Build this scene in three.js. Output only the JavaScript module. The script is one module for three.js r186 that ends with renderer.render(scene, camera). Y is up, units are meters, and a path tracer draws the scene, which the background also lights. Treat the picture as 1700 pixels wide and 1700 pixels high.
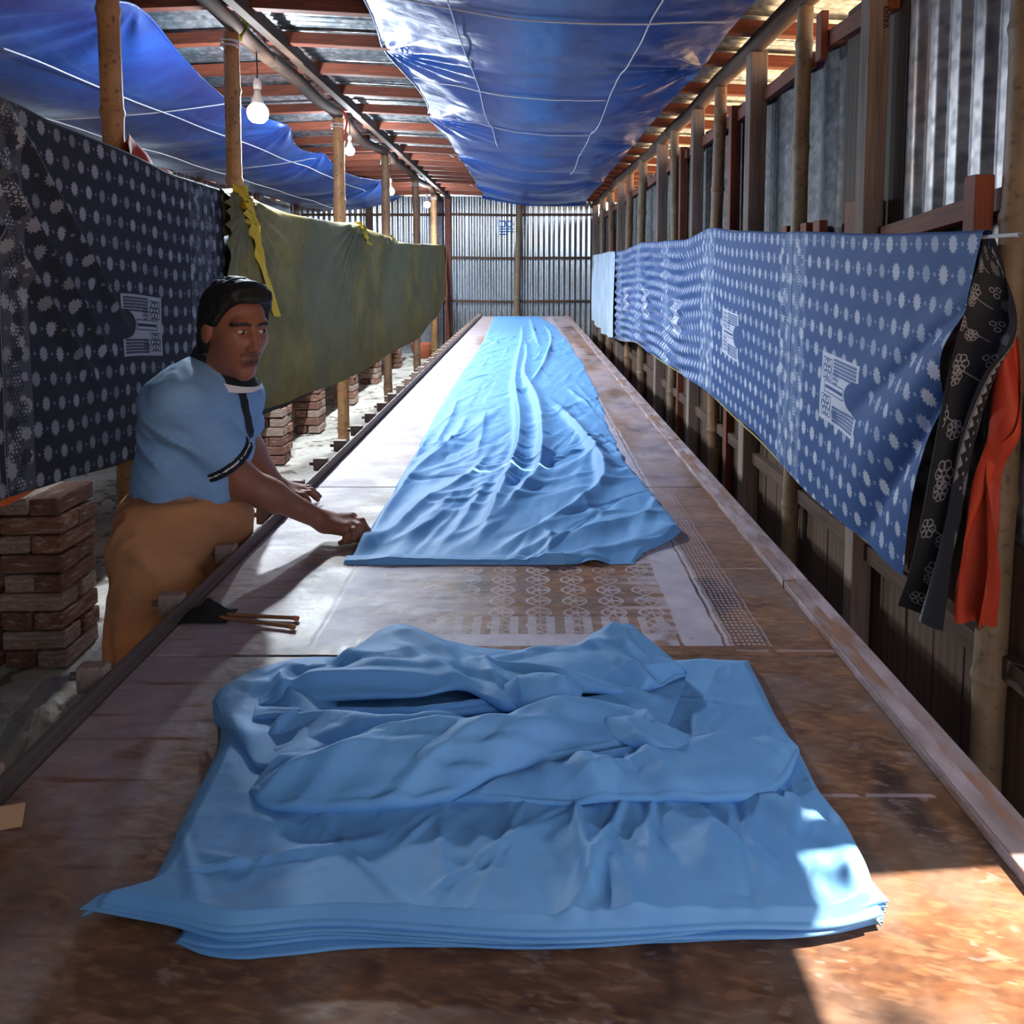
import * as THREE from 'three';
import { mergeGeometries, mergeVertices } from 'three/addons/utils/BufferGeometryUtils.js';
import { RoundedBoxGeometry } from 'three/addons/geometries/RoundedBoxGeometry.js';

// ---------------------------------------------------------------- camera, sky, sun, exposure
const scene = new THREE.Scene();
const renderer = new THREE.WebGLRenderer();
renderer.toneMapping = THREE.LinearToneMapping;
renderer.toneMappingExposure = 1.15;
renderer.shadowMap.enabled = true;
const camera = new THREE.PerspectiveCamera(2 * Math.atan(850 / 1200) * 180 / Math.PI, 1, 0.05, 200);
camera.position.set(0, 1.55, 0);
camera.rotation.set(-4 * Math.PI / 180, 0, 0);
camera.setViewOffset(1700, 1700, -26, 318, 1700, 1700);      // the lens is shifted: the horizon lies high in the frame
scene.background = new THREE.Color().setRGB(2.0, 2.2, 2.55); // bright hazy tropical sky
const sun = new THREE.DirectionalLight(new THREE.Color().setRGB(1, 0.84, 0.62), 24);
sun.position.set(20, 19.6, -1.6);
sun.target.position.set(0, 0, 0);
sun.castShadow = true;
sun.shadow.radius = 1.2;
Object.assign(sun.shadow.camera, { left: -16, right: 16, top: 16, bottom: -16, near: 1, far: 60 });
sun.shadow.mapSize.set(4096, 4096);
scene.add(sun, sun.target);

// ---------------------------------------------------------------- helpers
let seed = 7;
const rnd = () => { seed = (seed + 0x6d2b79f5) | 0; let t = Math.imul(seed ^ (seed >>> 15), 1 | seed); t = (t + Math.imul(t ^ (t >>> 7), 61 | t)) ^ t; return ((t ^ (t >>> 14)) >>> 0) / 4294967296; };
const R = (a, b) => a + (b - a) * rnd();
const lerp = (a, b, t) => a + (b - a) * t, clamp = (x, a = 0, b = 1) => Math.min(b, Math.max(a, x));
const sstep = (a, b, x) => { const t = clamp((x - a) / (b - a)); return t * t * (3 - 2 * t); };
const hash = (x, y, z = 0) => { let h = Math.imul(x | 0, 374761393) + Math.imul(y | 0, 668265263) + Math.imul(z | 0, 2147483647 ^ 0x5bd1e995); h = Math.imul(h ^ (h >>> 13), 1274126177); return ((h ^ (h >>> 16)) >>> 0) / 4294967296; };
const PT = new Uint8Array(512), NT = new Float32Array(256); for (let i = 0; i < 256; i++) { PT[i] = i; NT[i] = hash(i, 77, 3); }
for (let i = 255; i > 0; i--) { const j = Math.floor(hash(i, 5, 9) * (i + 1)), q = PT[i]; PT[i] = PT[j]; PT[j] = q; } for (let i = 0; i < 256; i++) PT[256 + i] = PT[i];
const noise = (x, y, s = 0, px = 0, py = 0) => {
  const ix = Math.floor(x), iy = Math.floor(y), fx = x - ix, fy = y - iy, u = fx * fx * (3 - 2 * fx), v = fy * fy * (3 - 2 * fy), o = (s * 37) & 255;
  let x0 = ix, x1 = ix + 1, y0 = iy, y1 = iy + 1;
  if (px) { x0 = ((x0 % px) + px) % px; x1 = (x0 + 1) % px; } if (py) { y0 = ((y0 % py) + py) % py; y1 = (y0 + 1) % py; }
  const r0 = PT[(y0 & 255) + PT[o]], r1 = PT[(y1 & 255) + PT[o]], a = NT[PT[(x0 & 255) + r0]], b = NT[PT[(x1 & 255) + r0]], c = NT[PT[(x0 & 255) + r1]], d = NT[PT[(x1 & 255) + r1]];
  return (a + (b - a) * u) * (1 - v) + (c + (d - c) * u) * v;
};
const fbm = (x, y, o = 4, s = 0, px = 0, py = 0) => { let a = 0.5, v = 0, t = 0; for (let i = 0; i < o; i++) { v += a * noise(x, y, s + i * 17, px, py); t += a; a *= 0.5; x *= 2; y *= 2; px *= 2; py *= 2; } return v / t; };
const tiles = {}; // fbm kept in a 16 x 16 unit tile, for the large maps
const ft = (x, y, o, s) => {
  const key = o * 1000 + s; let T = tiles[key]; if (!T) { T = tiles[key] = new Float32Array(512 * 512); for (let j = 0; j < 512; j++) for (let i = 0; i < 512; i++) T[j * 512 + i] = fbm(i / 32, j / 32, o, s, 16, 16); }
  x *= 32; y *= 32; const ix = Math.floor(x), iy = Math.floor(y), u = x - ix, v = y - iy, x0 = ix & 511, x1 = (ix + 1) & 511, y0 = (iy & 511) << 9, y1 = ((iy + 1) & 511) << 9, a = T[y0 + x0], b = T[y0 + x1], c = T[y1 + x0], d = T[y1 + x1];
  return (a + (b - a) * u) * (1 - v) + (c + (d - c) * u) * v;
};
const pl = (pts, x) => { // value at x of a polyline [[x, y], ...] with rising x, smoothed
  if (x <= pts[0][0]) return pts[0][1];
  for (let i = 1; i < pts.length; i++) if (x <= pts[i][0]) { const a = pts[i - 1], b = pts[i]; return lerp(a[1], b[1], sstep(0, 1, (x - a[0]) / (b[0] - a[0])) * 0.5 + 0.5 * (x - a[0]) / (b[0] - a[0])); }
  return pts[pts.length - 1][1];
};
function tex(w, h, f, srgb = true, mw = 1, mh = 1) { // colour map; f(u, v) gives 0..255, uv in metres through mw x mh
  const d = new Uint8Array(w * h * 4);
  for (let y = 0, o = 0; y < h; y++) for (let x = 0; x < w; x++, o += 4) { const c = f((x + 0.5) / w, (y + 0.5) / h); d[o] = clamp(c[0], 0, 255); d[o + 1] = clamp(c[1], 0, 255); d[o + 2] = clamp(c[2], 0, 255); d[o + 3] = 255; }
  const t = new THREE.DataTexture(d, w, h);
  t.wrapS = t.wrapT = THREE.RepeatWrapping; t.magFilter = THREE.LinearFilter; t.minFilter = THREE.LinearMipmapLinearFilter; t.generateMipmaps = true;
  if (srgb) t.colorSpace = THREE.SRGBColorSpace;
  t.repeat.set(1 / mw, 1 / mh); t.needsUpdate = true;
  return t;
}
const grey = (w, h, f, mw = 1, mh = 1) => tex(w, h, (u, v) => { const g = f(u, v) * 255; return [g, g, g]; }, false, mw, mh);
const mixc = (a, b, t) => [lerp(a[0], b[0], t), lerp(a[1], b[1], t), lerp(a[2], b[2], t)];
function canvasTex(w, h, draw, mw = 1, mh = 1) {
  const c = document.createElement('canvas'); c.width = w; c.height = h; draw(c.getContext('2d'), w, h);
  const t = new THREE.CanvasTexture(c); t.colorSpace = THREE.SRGBColorSpace; t.wrapS = t.wrapT = THREE.RepeatWrapping; t.magFilter = THREE.LinearFilter; t.repeat.set(1 / mw, 1 / mh);
  return t;
}
const std = (o) => new THREE.MeshStandardMaterial(o), phy = (o) => new THREE.MeshPhysicalMaterial(o);
const names = {};
const numbered = (n) => { const k = names[n] = (names[n] ?? -1) + 1; return k ? `${n}_${String(k).padStart(3, '0')}` : n; };
function mesh(name, geo, mat, parent) { const m = new THREE.Mesh(geo, mat); m.castShadow = m.receiveShadow = true; if (parent) { m.name = name; parent.add(m); } else { m.name = numbered(name); scene.add(m); } return m; }
function group(name, parent = null) { const g = new THREE.Group(); if (parent) { g.name = name; parent.add(g); } else { g.name = numbered(name); scene.add(g); } return g; }
function tag(o, label, category, grp, kind) { o.userData.label = label; o.userData.category = category; if (grp) o.userData.group = grp; if (kind) o.userData.kind = kind; return o; }
function struct(o, label, category) { o.userData.kind = 'structure'; if (label) o.userData.label = label; if (category) o.userData.category = category; return o; }
// a sheet over a (u, v) grid; f gives [x, y, z, s, t] with s, t in metres
function sheet(nu, nv, f, vpow = null) {
  const pos = new Float32Array((nu + 1) * (nv + 1) * 3), uv = new Float32Array((nu + 1) * (nv + 1) * 2), idx = [];
  for (let j = 0, k = 0; j <= nv; j++) for (let i = 0; i <= nu; i++, k++) {
    const v = vpow ? vpow(j / nv) : j / nv, p = f(i / nu, v);
    pos[k * 3] = p[0]; pos[k * 3 + 1] = p[1]; pos[k * 3 + 2] = p[2]; uv[k * 2] = p[3] ?? i / nu; uv[k * 2 + 1] = p[4] ?? v;
    if (i < nu && j < nv) { const a = k, b = k + 1, c = k + nu + 1, d = c + 1; idx.push(a, b, d, a, d, c); }
  }
  const g = new THREE.BufferGeometry();
  g.setAttribute('position', new THREE.BufferAttribute(pos, 3)); g.setAttribute('uv', new THREE.BufferAttribute(uv, 2)); g.setIndex(idx); g.computeVertexNormals();
  return g;
}
// a long round or square member from a to b with a radius that may change, bent a little, knots as bulges
function pole(a, b, r, { seg = 24, sides = 14, nodes = 0, bend = 0, s = 1, taper = 0.06, square = 0, rough = 0.03 } = {}) {
  const A = new THREE.Vector3(...a), B = new THREE.Vector3(...b), L = A.distanceTo(B), dir = B.clone().sub(A).normalize();
  const side = Math.abs(dir.y) > 0.8 ? new THREE.Vector3(1, 0, 0) : new THREE.Vector3(0, 1, 0), n1 = side.clone().sub(dir.clone().multiplyScalar(side.dot(dir))).normalize(), n2 = dir.clone().cross(n1);
  const ts = []; for (let i = 0; i <= seg; i++) ts.push(i / seg);
  const nodeAt = []; for (let i = 0; i < nodes; i++) nodeAt.push((i + 0.35 + 0.3 * hash(i, 5, s)) / nodes);
  for (const n of nodeAt) ts.push(n - 0.012 / L * 1.6, n - 0.004 / L, n + 0.004 / L, n + 0.02 / L);
  ts.sort((p, q) => p - q);
  const g = sheet(sides, ts.length - 1, (u, v) => {
    const t = clamp(ts[Math.round(v * (ts.length - 1))]), an = u * Math.PI * 2;
    let rr = r * (1 + taper * (0.5 - t)) * (1 + rough * (noise(t * L * 3, u * 4, s, 0, 4) - 0.5) * 2);
    for (const n of nodeAt) { const d = (t - n) * L; rr *= 1 + 0.13 * Math.exp(-((d / 0.012) ** 2)) + 0.05 * Math.exp(-((d / 0.05) ** 2)); }
    let cx = Math.cos(an), cy = Math.sin(an);
    if (square) { const k = 1 / Math.max(Math.abs(cx), Math.abs(cy)); const q = Math.min(k, 1.36); cx *= q; cy *= q; }
    const bx = bend * Math.sin(t * Math.PI) * (hash(1, 2, s) - 0.5) * 2 + bend * 0.4 * Math.sin(t * 7 + s), by = bend * Math.sin(t * Math.PI) * (hash(3, 2, s) - 0.5) * 2;
    const p = A.clone().addScaledVector(dir, t * L).addScaledVector(n1, cx * rr + bx).addScaledVector(n2, cy * rr + by);
    return [p.x, p.y, p.z, u * r * 6.28, t * L];
  });
  const cap = (t, c, flip) => { const k = g.attributes.position, row = t ? ts.length - 1 : 0, base = row * (sides + 1), pos = [], ix = []; const cc = new THREE.Vector3(); for (let i = 0; i < sides; i++) { const v = new THREE.Vector3().fromBufferAttribute(k, base + i); pos.push(v.x, v.y, v.z); cc.add(v); } cc.multiplyScalar(1 / sides); pos.push(cc.x, cc.y, cc.z); for (let i = 0; i < sides; i++) { const j = (i + 1) % sides; flip ? ix.push(sides, j, i) : ix.push(sides, i, j); } const q = new THREE.BufferGeometry(); q.setAttribute('position', new THREE.Float32BufferAttribute(pos, 3)); q.setAttribute('uv', new THREE.Float32BufferAttribute(new Float32Array((sides + 1) * 2), 2)); q.setIndex(ix); q.computeVertexNormals(); return q; };
  return mergeGeometries([g, cap(0, A, true), cap(1, B, false)]);
}
// a sawn timber between two points, w x h across, with chamfered edges
function timber(a, b, w, h, roll = 0) {
  const A = new THREE.Vector3(...a), B = new THREE.Vector3(...b), L = A.distanceTo(B), g = new RoundedBoxGeometry(w, L, h, 1, Math.min(w, h) * 0.08);
  const p = g.attributes.position, uv = g.attributes.uv, n = g.attributes.normal;
  for (let i = 0; i < p.count; i++) uv.setXY(i, Math.abs(n.getX(i)) > 0.5 ? p.getZ(i) : p.getX(i), p.getY(i));
  g.rotateY(roll); g.applyQuaternion(new THREE.Quaternion().setFromUnitVectors(new THREE.Vector3(0, 1, 0), B.clone().sub(A).normalize()));
  g.translate((A.x + B.x) / 2, (A.y + B.y) / 2, (A.z + B.z) / 2);
  return g;
}
const rope = (pts, r, seg = 40, sides = 6) => new THREE.TubeGeometry(new THREE.CatmullRomCurve3(pts.map((p) => new THREE.Vector3(...p))), seg, r, sides);
const bx = (w, h, d, x, y, z, r = 0.004) => { const g = new RoundedBoxGeometry(w, h, d, 1, Math.min(r, w / 3, h / 3, d / 3)); g.translate(x, y, z); return g; };

// ---------------------------------------------------------------- materials
const woodTex = (base, dark, s, w = 256, h = 1024) => tex(w, h, (u, v) => {
  const g = fbm(u * 22 + fbm(u * 3, v * 2, 3, s) * 4, v * 3, 4, s, 0, 3), k = fbm(u * 60, v * 8, 3, s + 40, 0, 8), st = fbm(u * 3, v * 5, 4, s + 90, 3, 5);
  return mixc(dark, base, clamp(0.15 + g * 0.7 + (k - 0.5) * 0.5 + (st - 0.5) * 0.7));
}, true, 0.25, 1.2);
const bambooTex = (base, dark, s) => tex(128, 1024, (u, v) => { const f = fbm(u * 30, v * 4, 3, s, 30, 4), st = fbm(u * 4, v * 9, 4, s + 9, 4, 9), sp = fbm(u * 16, v * 60, 3, s + 20, 16, 60); return mixc(dark, base, clamp(0.25 + f * 0.3 + st * 0.75 - Math.max(0, sp - 0.62) * 2.5)); }, true, 0.3, 1.1);
const M = {};
M.bamboo = [std({ map: bambooTex([186, 140, 92], [104, 68, 42], 1), roughness: 0.55 }), std({ map: bambooTex([136, 104, 76], [74, 52, 38], 2), roughness: 0.6 }), std({ map: bambooTex([128, 108, 84], [72, 58, 46], 3), roughness: 0.6 })];
M.redwood = std({ map: woodTex([140, 68, 40], [74, 36, 24], 5), roughness: 0.7 });
M.darkwood = std({ map: woodTex([104, 76, 58], [46, 34, 28], 6), roughness: 0.8 });
M.greywood = std({ map: woodTex([150, 132, 122], [88, 74, 68], 7), roughness: 0.85 });
M.plank = std({ map: woodTex([112, 100, 90], [58, 50, 46], 8), roughness: 0.85 });
const spangle = (a, b, s, rust = 0) => tex(512, 512, (u, v) => { const g = fbm(u * 40, v * 40, 2, s, 40, 40), l = fbm(u * 3, v * 3, 4, s + 3, 3, 3), q = fbm(u * 9, v * 2, 4, s + 7, 9, 2); return mixc(mixc(a, b, clamp((g - 0.5) * 1.6 + l)), [118, 78, 52], rust * sstep(0.52, 0.75, q)); }, true, 1.1, 1.1);
M.roofMetal = std({ map: spangle([128, 140, 150], [196, 206, 214], 11), metalness: 0.75, roughness: 0.34, side: THREE.DoubleSide });
M.backMetal = std({ map: spangle([186, 194, 204], [214, 222, 230], 12, 0.1), metalness: 0.85, roughness: 0.27, side: THREE.DoubleSide });
M.sideMetal = std({ map: spangle([104, 104, 110], [164, 160, 162], 13, 0.35), metalness: 0.7, roughness: 0.42, side: THREE.DoubleSide });
M.oldMetal = std({ map: spangle([56, 58, 64], [94, 94, 98], 14, 0.3), metalness: 0.6, roughness: 0.55, side: THREE.DoubleSide });
M.iron = std({ map: tex(256, 256, (u, v) => mixc([74, 64, 60], [138, 124, 116], fbm(u * 12, v * 12, 5, 31, 12, 12)), true, 0.4, 0.4), metalness: 0.45, roughness: 0.5 });
M.rope = std({ color: 0xc8ccd2, roughness: 0.9 });
M.cord = std({ color: 0x2a2526, roughness: 0.7 });
// ---------------------------------------------------------------- the shed
const XL = -4.2, XR = 1.27, ZB = -13.4, ZF = 0.45;
{ // sandy earth floor
  const g = sheet(150, 260, (u, v) => { const x = lerp(XL - 0.3, XR + 0.3, u), z = lerp(ZF + 0.2, ZB - 0.3, v); return [x, -0.02 + 0.05 * fbm(x * 1.6, z * 1.6, 4, 3) * sstep(-0.2, -1.2, x) + 0.012 * fbm(x * 9, z * 9, 3, 8) - 0.02, z, x, z]; });
  const m = std({ map: tex(1024, 1024, (u, v) => { const a = fbm(u * 6, v * 6, 5, 51, 6, 6), b = fbm(u * 80, v * 80, 3, 52, 80, 80), c = fbm(u * 20, v * 20, 3, 53, 20, 20); return mixc(mixc([160, 152, 142], [222, 216, 206], clamp(a * 1.5 - 0.25 + (b - 0.5) * 0.5)), [96, 84, 74], sstep(0.62, 0.72, c) * 0.7); }, true, 1.6, 1.6), roughness: 0.95,
    bumpMap: grey(512, 512, (u, v) => fbm(u * 14, v * 14, 5, 54, 14, 14), 0.8, 0.8), bumpScale: 0.02 });
  const f = group('floor'); struct(f, 'pale sandy earth floor of the shed', 'floor');
  mesh('ground', g, m, f);
  mesh('footing', bx(XR - XL + 1.2, 0.5, ZF - ZB + 1.2, (XL + XR) / 2, -0.32, (ZF + ZB) / 2), m, f);
}
// outside: sunlit yard
struct(mesh('yard_ground', (() => { const g = new THREE.PlaneGeometry(120, 120, 1, 1); g.rotateX(-Math.PI / 2); g.translate(0, -0.12, 0); return g; })(), std({ map: tex(256, 256, (u, v) => mixc([176, 140, 100], [214, 182, 140], fbm(u * 8, v * 8, 5, 61, 8, 8)), true, 0.1, 0.1), roughness: 1 })), 'sunlit bare earth yard outside the shed', 'ground');

// corrugated sheet: waves run along `along`; built flat in (a, b), placed by put(a, b, wave)
function corrugated(la, lb, per, amp, put, shape = 0) {
  const n = Math.max(8, Math.round(la / per * 8));
  return sheet(n, 3, (u, v) => { const a = u * la, ph = a / per; let w; if (!shape) w = Math.sin(ph * 2 * Math.PI) * amp; else { const q = ph - Math.floor(ph); w = (sstep(0.0, 0.12, q) - sstep(0.38, 0.5, q)) * amp * 2 - amp; } const p = put(a, v * lb, w); return [p[0], p[1], p[2], a, v * lb]; });
}
// roof
const roofY = (x) => x > -1.6 ? lerp(2.97, 2.83, (x + 1.6) / 2.8) : lerp(2.97, 2.87, (-1.6 - x) / 2.6);
{
  const c = group('ceiling'); struct(c, 'corrugated tin roof on rough timber rafters', 'roof');
  for (let z = ZF + 0.2; z > ZB - 0.1; z -= 0.8) for (const [x0, x1] of [[-1.62, XR + 0.6], [XL - 0.5, -1.58]]) {
    const dz = R(-0.01, 0.01), lift = R(0, 0.012) + (x0 < -2 ? 0 : 0.01);
    mesh('roof_sheet', corrugated(0.86, x1 - x0, 0.076, 0.009, (a, b, w) => [x0 + b, roofY(x0 + b) + w + lift, z - a + dz]), M.roofMetal, c);
  }
  for (const [i, z] of [0.4, -0.25, -0.9, -1.5, -2.1, -2.7, -3.25, -3.79, -4.37, -5.0, -5.59, -6.21, -6.93, -7.66, -8.25, -8.8, -9.3, -9.72, -10.2, -10.59, -11.1, -11.63, -12.2, -12.8].entries()) {
    mesh('rafter', timber([-1.55, roofY(-1.55) - 0.05, z], [XR + 0.42, roofY(XR + 0.42) - 0.05, z + R(-0.05, 0.05)], 0.07, 0.062), M.redwood, c);
    mesh('rafter', timber([XL - 0.3, roofY(XL - 0.3) - 0.05, z + R(-0.04, 0.04)], [-1.65, roofY(-1.65) - 0.05, z], 0.07, 0.062), M.redwood, c);
    if (i % 2 === 0) mesh('tie_strap', bx(0.012, 0.09, 0.07, -1.46, roofY(-1.46) - 0.04, z), M.roofMetal, c);
  }
  // crooked ridge log in lengths, and the straighter timber beside it
  const zs = [0.6, -0.6, -2.83, -4.6, -6.18, -8.22, -10.39, -12.4, -13.3];
  for (let i = 0; i + 1 < zs.length; i++) mesh('ridge_log', pole([-1.6 + R(-0.02, 0.02), 2.845, zs[i] + 0.06], [-1.6 + R(-0.02, 0.02), 2.855, zs[i + 1] - 0.06], 0.046, { seg: 26, bend: 0.045, s: 60 + i, rough: 0.12 }), M.darkwood, c);
  for (let i = 0; i + 1 < zs.length; i++) mesh('ridge_timber', timber([-1.44, 2.875, zs[i] + 0.04], [-1.43, 2.875, zs[i + 1] - 0.04], 0.055, 0.075), M.darkwood, c);
  for (let i = 0; i + 1 < zs.length; i++) mesh('wall_plate', pole([1.2, 2.71 + R(-0.012, 0.012), zs[i] + 0.04], [1.2, 2.71 + R(-0.012, 0.012), zs[i + 1] - 0.04], 0.05, { seg: 14, bend: 0.018, s: 80 + i, rough: 0.1 }), M.darkwood, c);
  for (let i = 0; i + 1 < zs.length; i++) mesh('wall_plate', pole([XL + 0.08, 2.78, zs[i] + 0.04], [XL + 0.08, 2.78, zs[i + 1] - 0.04], 0.045, { seg: 10, bend: 0.01, s: 90 + i, rough: 0.1 }), M.redwood, c);
}
// right wall: sheets behind a row of posts
{
  const w = group('wall_right'); struct(w, 'right hand wall of tin sheets and planks behind a row of posts', 'wall');
  const put = (z0, y0) => (a, b, q) => [XR + q, y0 + b, z0 - a];
  const kinds = [[M.sideMetal, 1, 0.118, 0.011], [M.oldMetal, 0, 0.3, 0.01], [M.oldMetal, 1, 0.2, 0.012], [M.plank, 2, 0, 0], [M.oldMetal, 0, 0.24, 0.012]];
  const runs = [[-1.02, 0.0, 2], [-1.62, 0.0, 0], [-2.46, 0, 3], [-2.92, 0, 4], [-3.42, 0, 1], [-4.2, 0, 2], [-5.0, 0, 4], [-5.8, 0, 1], [-6.6, 0, 2], [-7.4, 0, 4], [-8.2, 0, 1], [-9.0, 0, 2], [-9.8, 0, 4], [-10.6, 0, 1], [-11.4, 0, 2], [-12.2, 0, 4], [-12.9, 0, 1], [ZB - 0.03, 0, 0]];
  for (let i = 0; i + 1 < runs.length; i++) {
    const [z0, , k] = runs[i], len = z0 - runs[i + 1][0] + (k === 3 ? -0.01 : 0.04), [mt, shape, per, amp] = kinds[k], H = 2.56 + R(-0.05, 0.03);
    if (shape === 2) { const n = Math.round(len / 0.155); for (let j = 0; j < n; j++) mesh('plank', bx(0.02, H - R(0, 0.04), len / n - 0.001, XR + R(-0.006, 0.006), H / 2, z0 - (j + 0.5) * len / n), mt, w); }
    else mesh('tin_sheet', corrugated(len, H, per, amp, put(z0, -0.05), shape), mt, w);
  }
  // the stretch beside the camera: plank wall with a shutter opening that lets the sun onto the table
  const sh = new THREE.Shape([[-1.04, 0], [0.45, 0], [0.45, 2.56], [-1.04, 2.56]].map(([a, b]) => new THREE.Vector2(a, b)));
  const hole = (pts) => sh.holes.push(new THREE.Path(pts.map(([a, b]) => new THREE.Vector2(a, b))));
  hole([[-0.97, 1.0], [-0.3, 1.0], [-0.3, 1.705], [-0.97, 1.7]]);
  hole([[-1.036, 1.64], [-1.02, 1.63], [-1.008, 1.69], [-1.03, 1.695]]);
  const g = new THREE.ExtrudeGeometry(sh, { depth: 0.02, bevelEnabled: false }); g.rotateY(-Math.PI / 2); // (a, b, c) -> x = -c, z = a
  g.translate(XR + 0.02, 0, 0);
  mesh('board_panel', g, M.plank, w);
  for (const z of [-0.28]) mesh('shutter_jamb', bx(0.05, 0.78, 0.04, XR, 1.35, z), M.redwood, w);
  // posts, nearest first: bamboo (b), sawn grey timber (g), red-brown timber (r)
  const posts = [[-1.15, 'g', 0.04], [-0.25, 'b', 0.04], [0.42, 'g', 0.04], [-1.8, 'b', 0.037], [-2.54, 'g', 0.037], [-3.19, 'b', 0.034], [-3.84, 'g', 0.047], [-4.29, 'r', 0.032], [-4.55, 'b', 0.038], [-5.16, 'g', 0.042], [-5.69, 'r', 0.03], [-5.94, 'b', 0.035], [-6.5, 'g', 0.047], [-7.5, 'b', 0.042], [-8.56, 'b', 0.043], [-9.33, 'g', 0.05], [-10.47, 'b', 0.046], [-11.55, 'b', 0.05], [-12.77, 'g', 0.05]];
  for (const [i, [z, k, r]] of posts.entries()) {
    const top = k === 'r' ? 2.5 : 2.67, x = k === 'r' ? 1.215 : 1.19;
    if (k === 'b') mesh('bamboo_post', pole([x, -0.05, z], [x + R(-0.01, 0.01), top, z + R(-0.015, 0.015)], r, { nodes: 7, bend: 0.014, s: 100 + i, seg: 30 }), M.bamboo[1 + i % 2], w);
    else mesh('timber_post', timber([x, -0.05, z], [x + R(-0.008, 0.008), top, z + R(-0.01, 0.01)], r * 1.9, r * 1.9), k === 'r' ? M.redwood : M.greywood, w);
  }
  for (let z = -1.12, k = 0; z > -13.2; z -= 0.155, k++) mesh('lower_board', bx(0.016, 0.92 - R(0, 0.1), 0.152, XR - 0.028 + R(-0.002, 0.002), 0.42, z), M.darkwood, w);
  // short rails nailed between the posts
  for (const [z0, z1, y0, y1] of [[-2.5, -3.1, 2.46, 2.49], [-3.2, -3.8, 2.46, 2.45], [-3.85, -4.5, 2.45, 2.44], [-4.6, -5.5, 2.44, 2.44], [-5.6, -7.4, 2.44, 2.42], [-7.5, -9.3, 2.42, 2.44], [-9.4, -12.7, 2.42, 2.4]]) mesh('wall_rail', timber([1.235, y0, z0], [1.235, y1, z1], 0.04, 0.065), M.redwood, w);
  mesh('wall_rail', timber([1.22, 1.735, -1.8], [1.225, 1.665, -2.5], 0.045, 0.06), M.redwood, w);
  mesh('wall_rail', timber([1.235, 1.665, -2.56], [1.235, 1.66, -5.0], 0.04, 0.06), M.redwood, w);
  mesh('wall_rail', timber([1.235, 1.66, -5.0], [1.235, 1.66, -12.7], 0.04, 0.06), M.redwood, w);
  mesh('wall_rail', timber([1.215, 0.55, -1.1], [1.215, 0.55, -6.5], 0.04, 0.06), M.darkwood, w);
  mesh('wall_rail', timber([1.215, 0.55, -6.5], [1.215, 0.55, -12.7], 0.04, 0.06), M.darkwood, w);
  mesh('cleat', bx(0.05, 0.17, 0.05, 1.15, 1.705, -1.86), M.redwood, w);
  mesh('cleat', bx(0.03, 0.19, 0.06, 1.2, 2.5, -3.02), M.redwood, w);
  for (const z of [-2.96, -3.1, -3.33]) mesh('cleat', bx(0.035, 0.1, 0.07, 1.19, 1.7, z), M.redwood, w);
  mesh('cleat', bx(0.03, 0.13, 0.16, 1.215, 1.74, -2.68), M.redwood, w);
}
// stencil on the sawn wall post nearest the tin sheet, and the mill's blue stamp on the far sheet
const decal = (w, h, draw) => { const t = canvasTex(256, Math.round(256 * h / w), draw), g = new THREE.PlaneGeometry(w, h); return [g, new THREE.MeshStandardMaterial({ map: t, alphaMap: null, transparent: true, roughness: 0.9, polygonOffset: true, polygonOffsetFactor: -1 })]; };
{
  const [g, m] = decal(0.026, 0.15, (c, w, h) => { c.clearRect(0, 0, w, h); c.translate(w / 2, h); c.rotate(-Math.PI / 2); c.fillStyle = '#3a1214'; c.font = `bold ${Math.round(w * 1.05)}px sans-serif`; c.textBaseline = 'middle'; c.fillText('VADO', 10, 6, h - 20); });
  const d = mesh('stencil', g, m, scene.getObjectByName('wall_right')); d.position.set(1.207, 2.435, -2.497);
}
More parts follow.
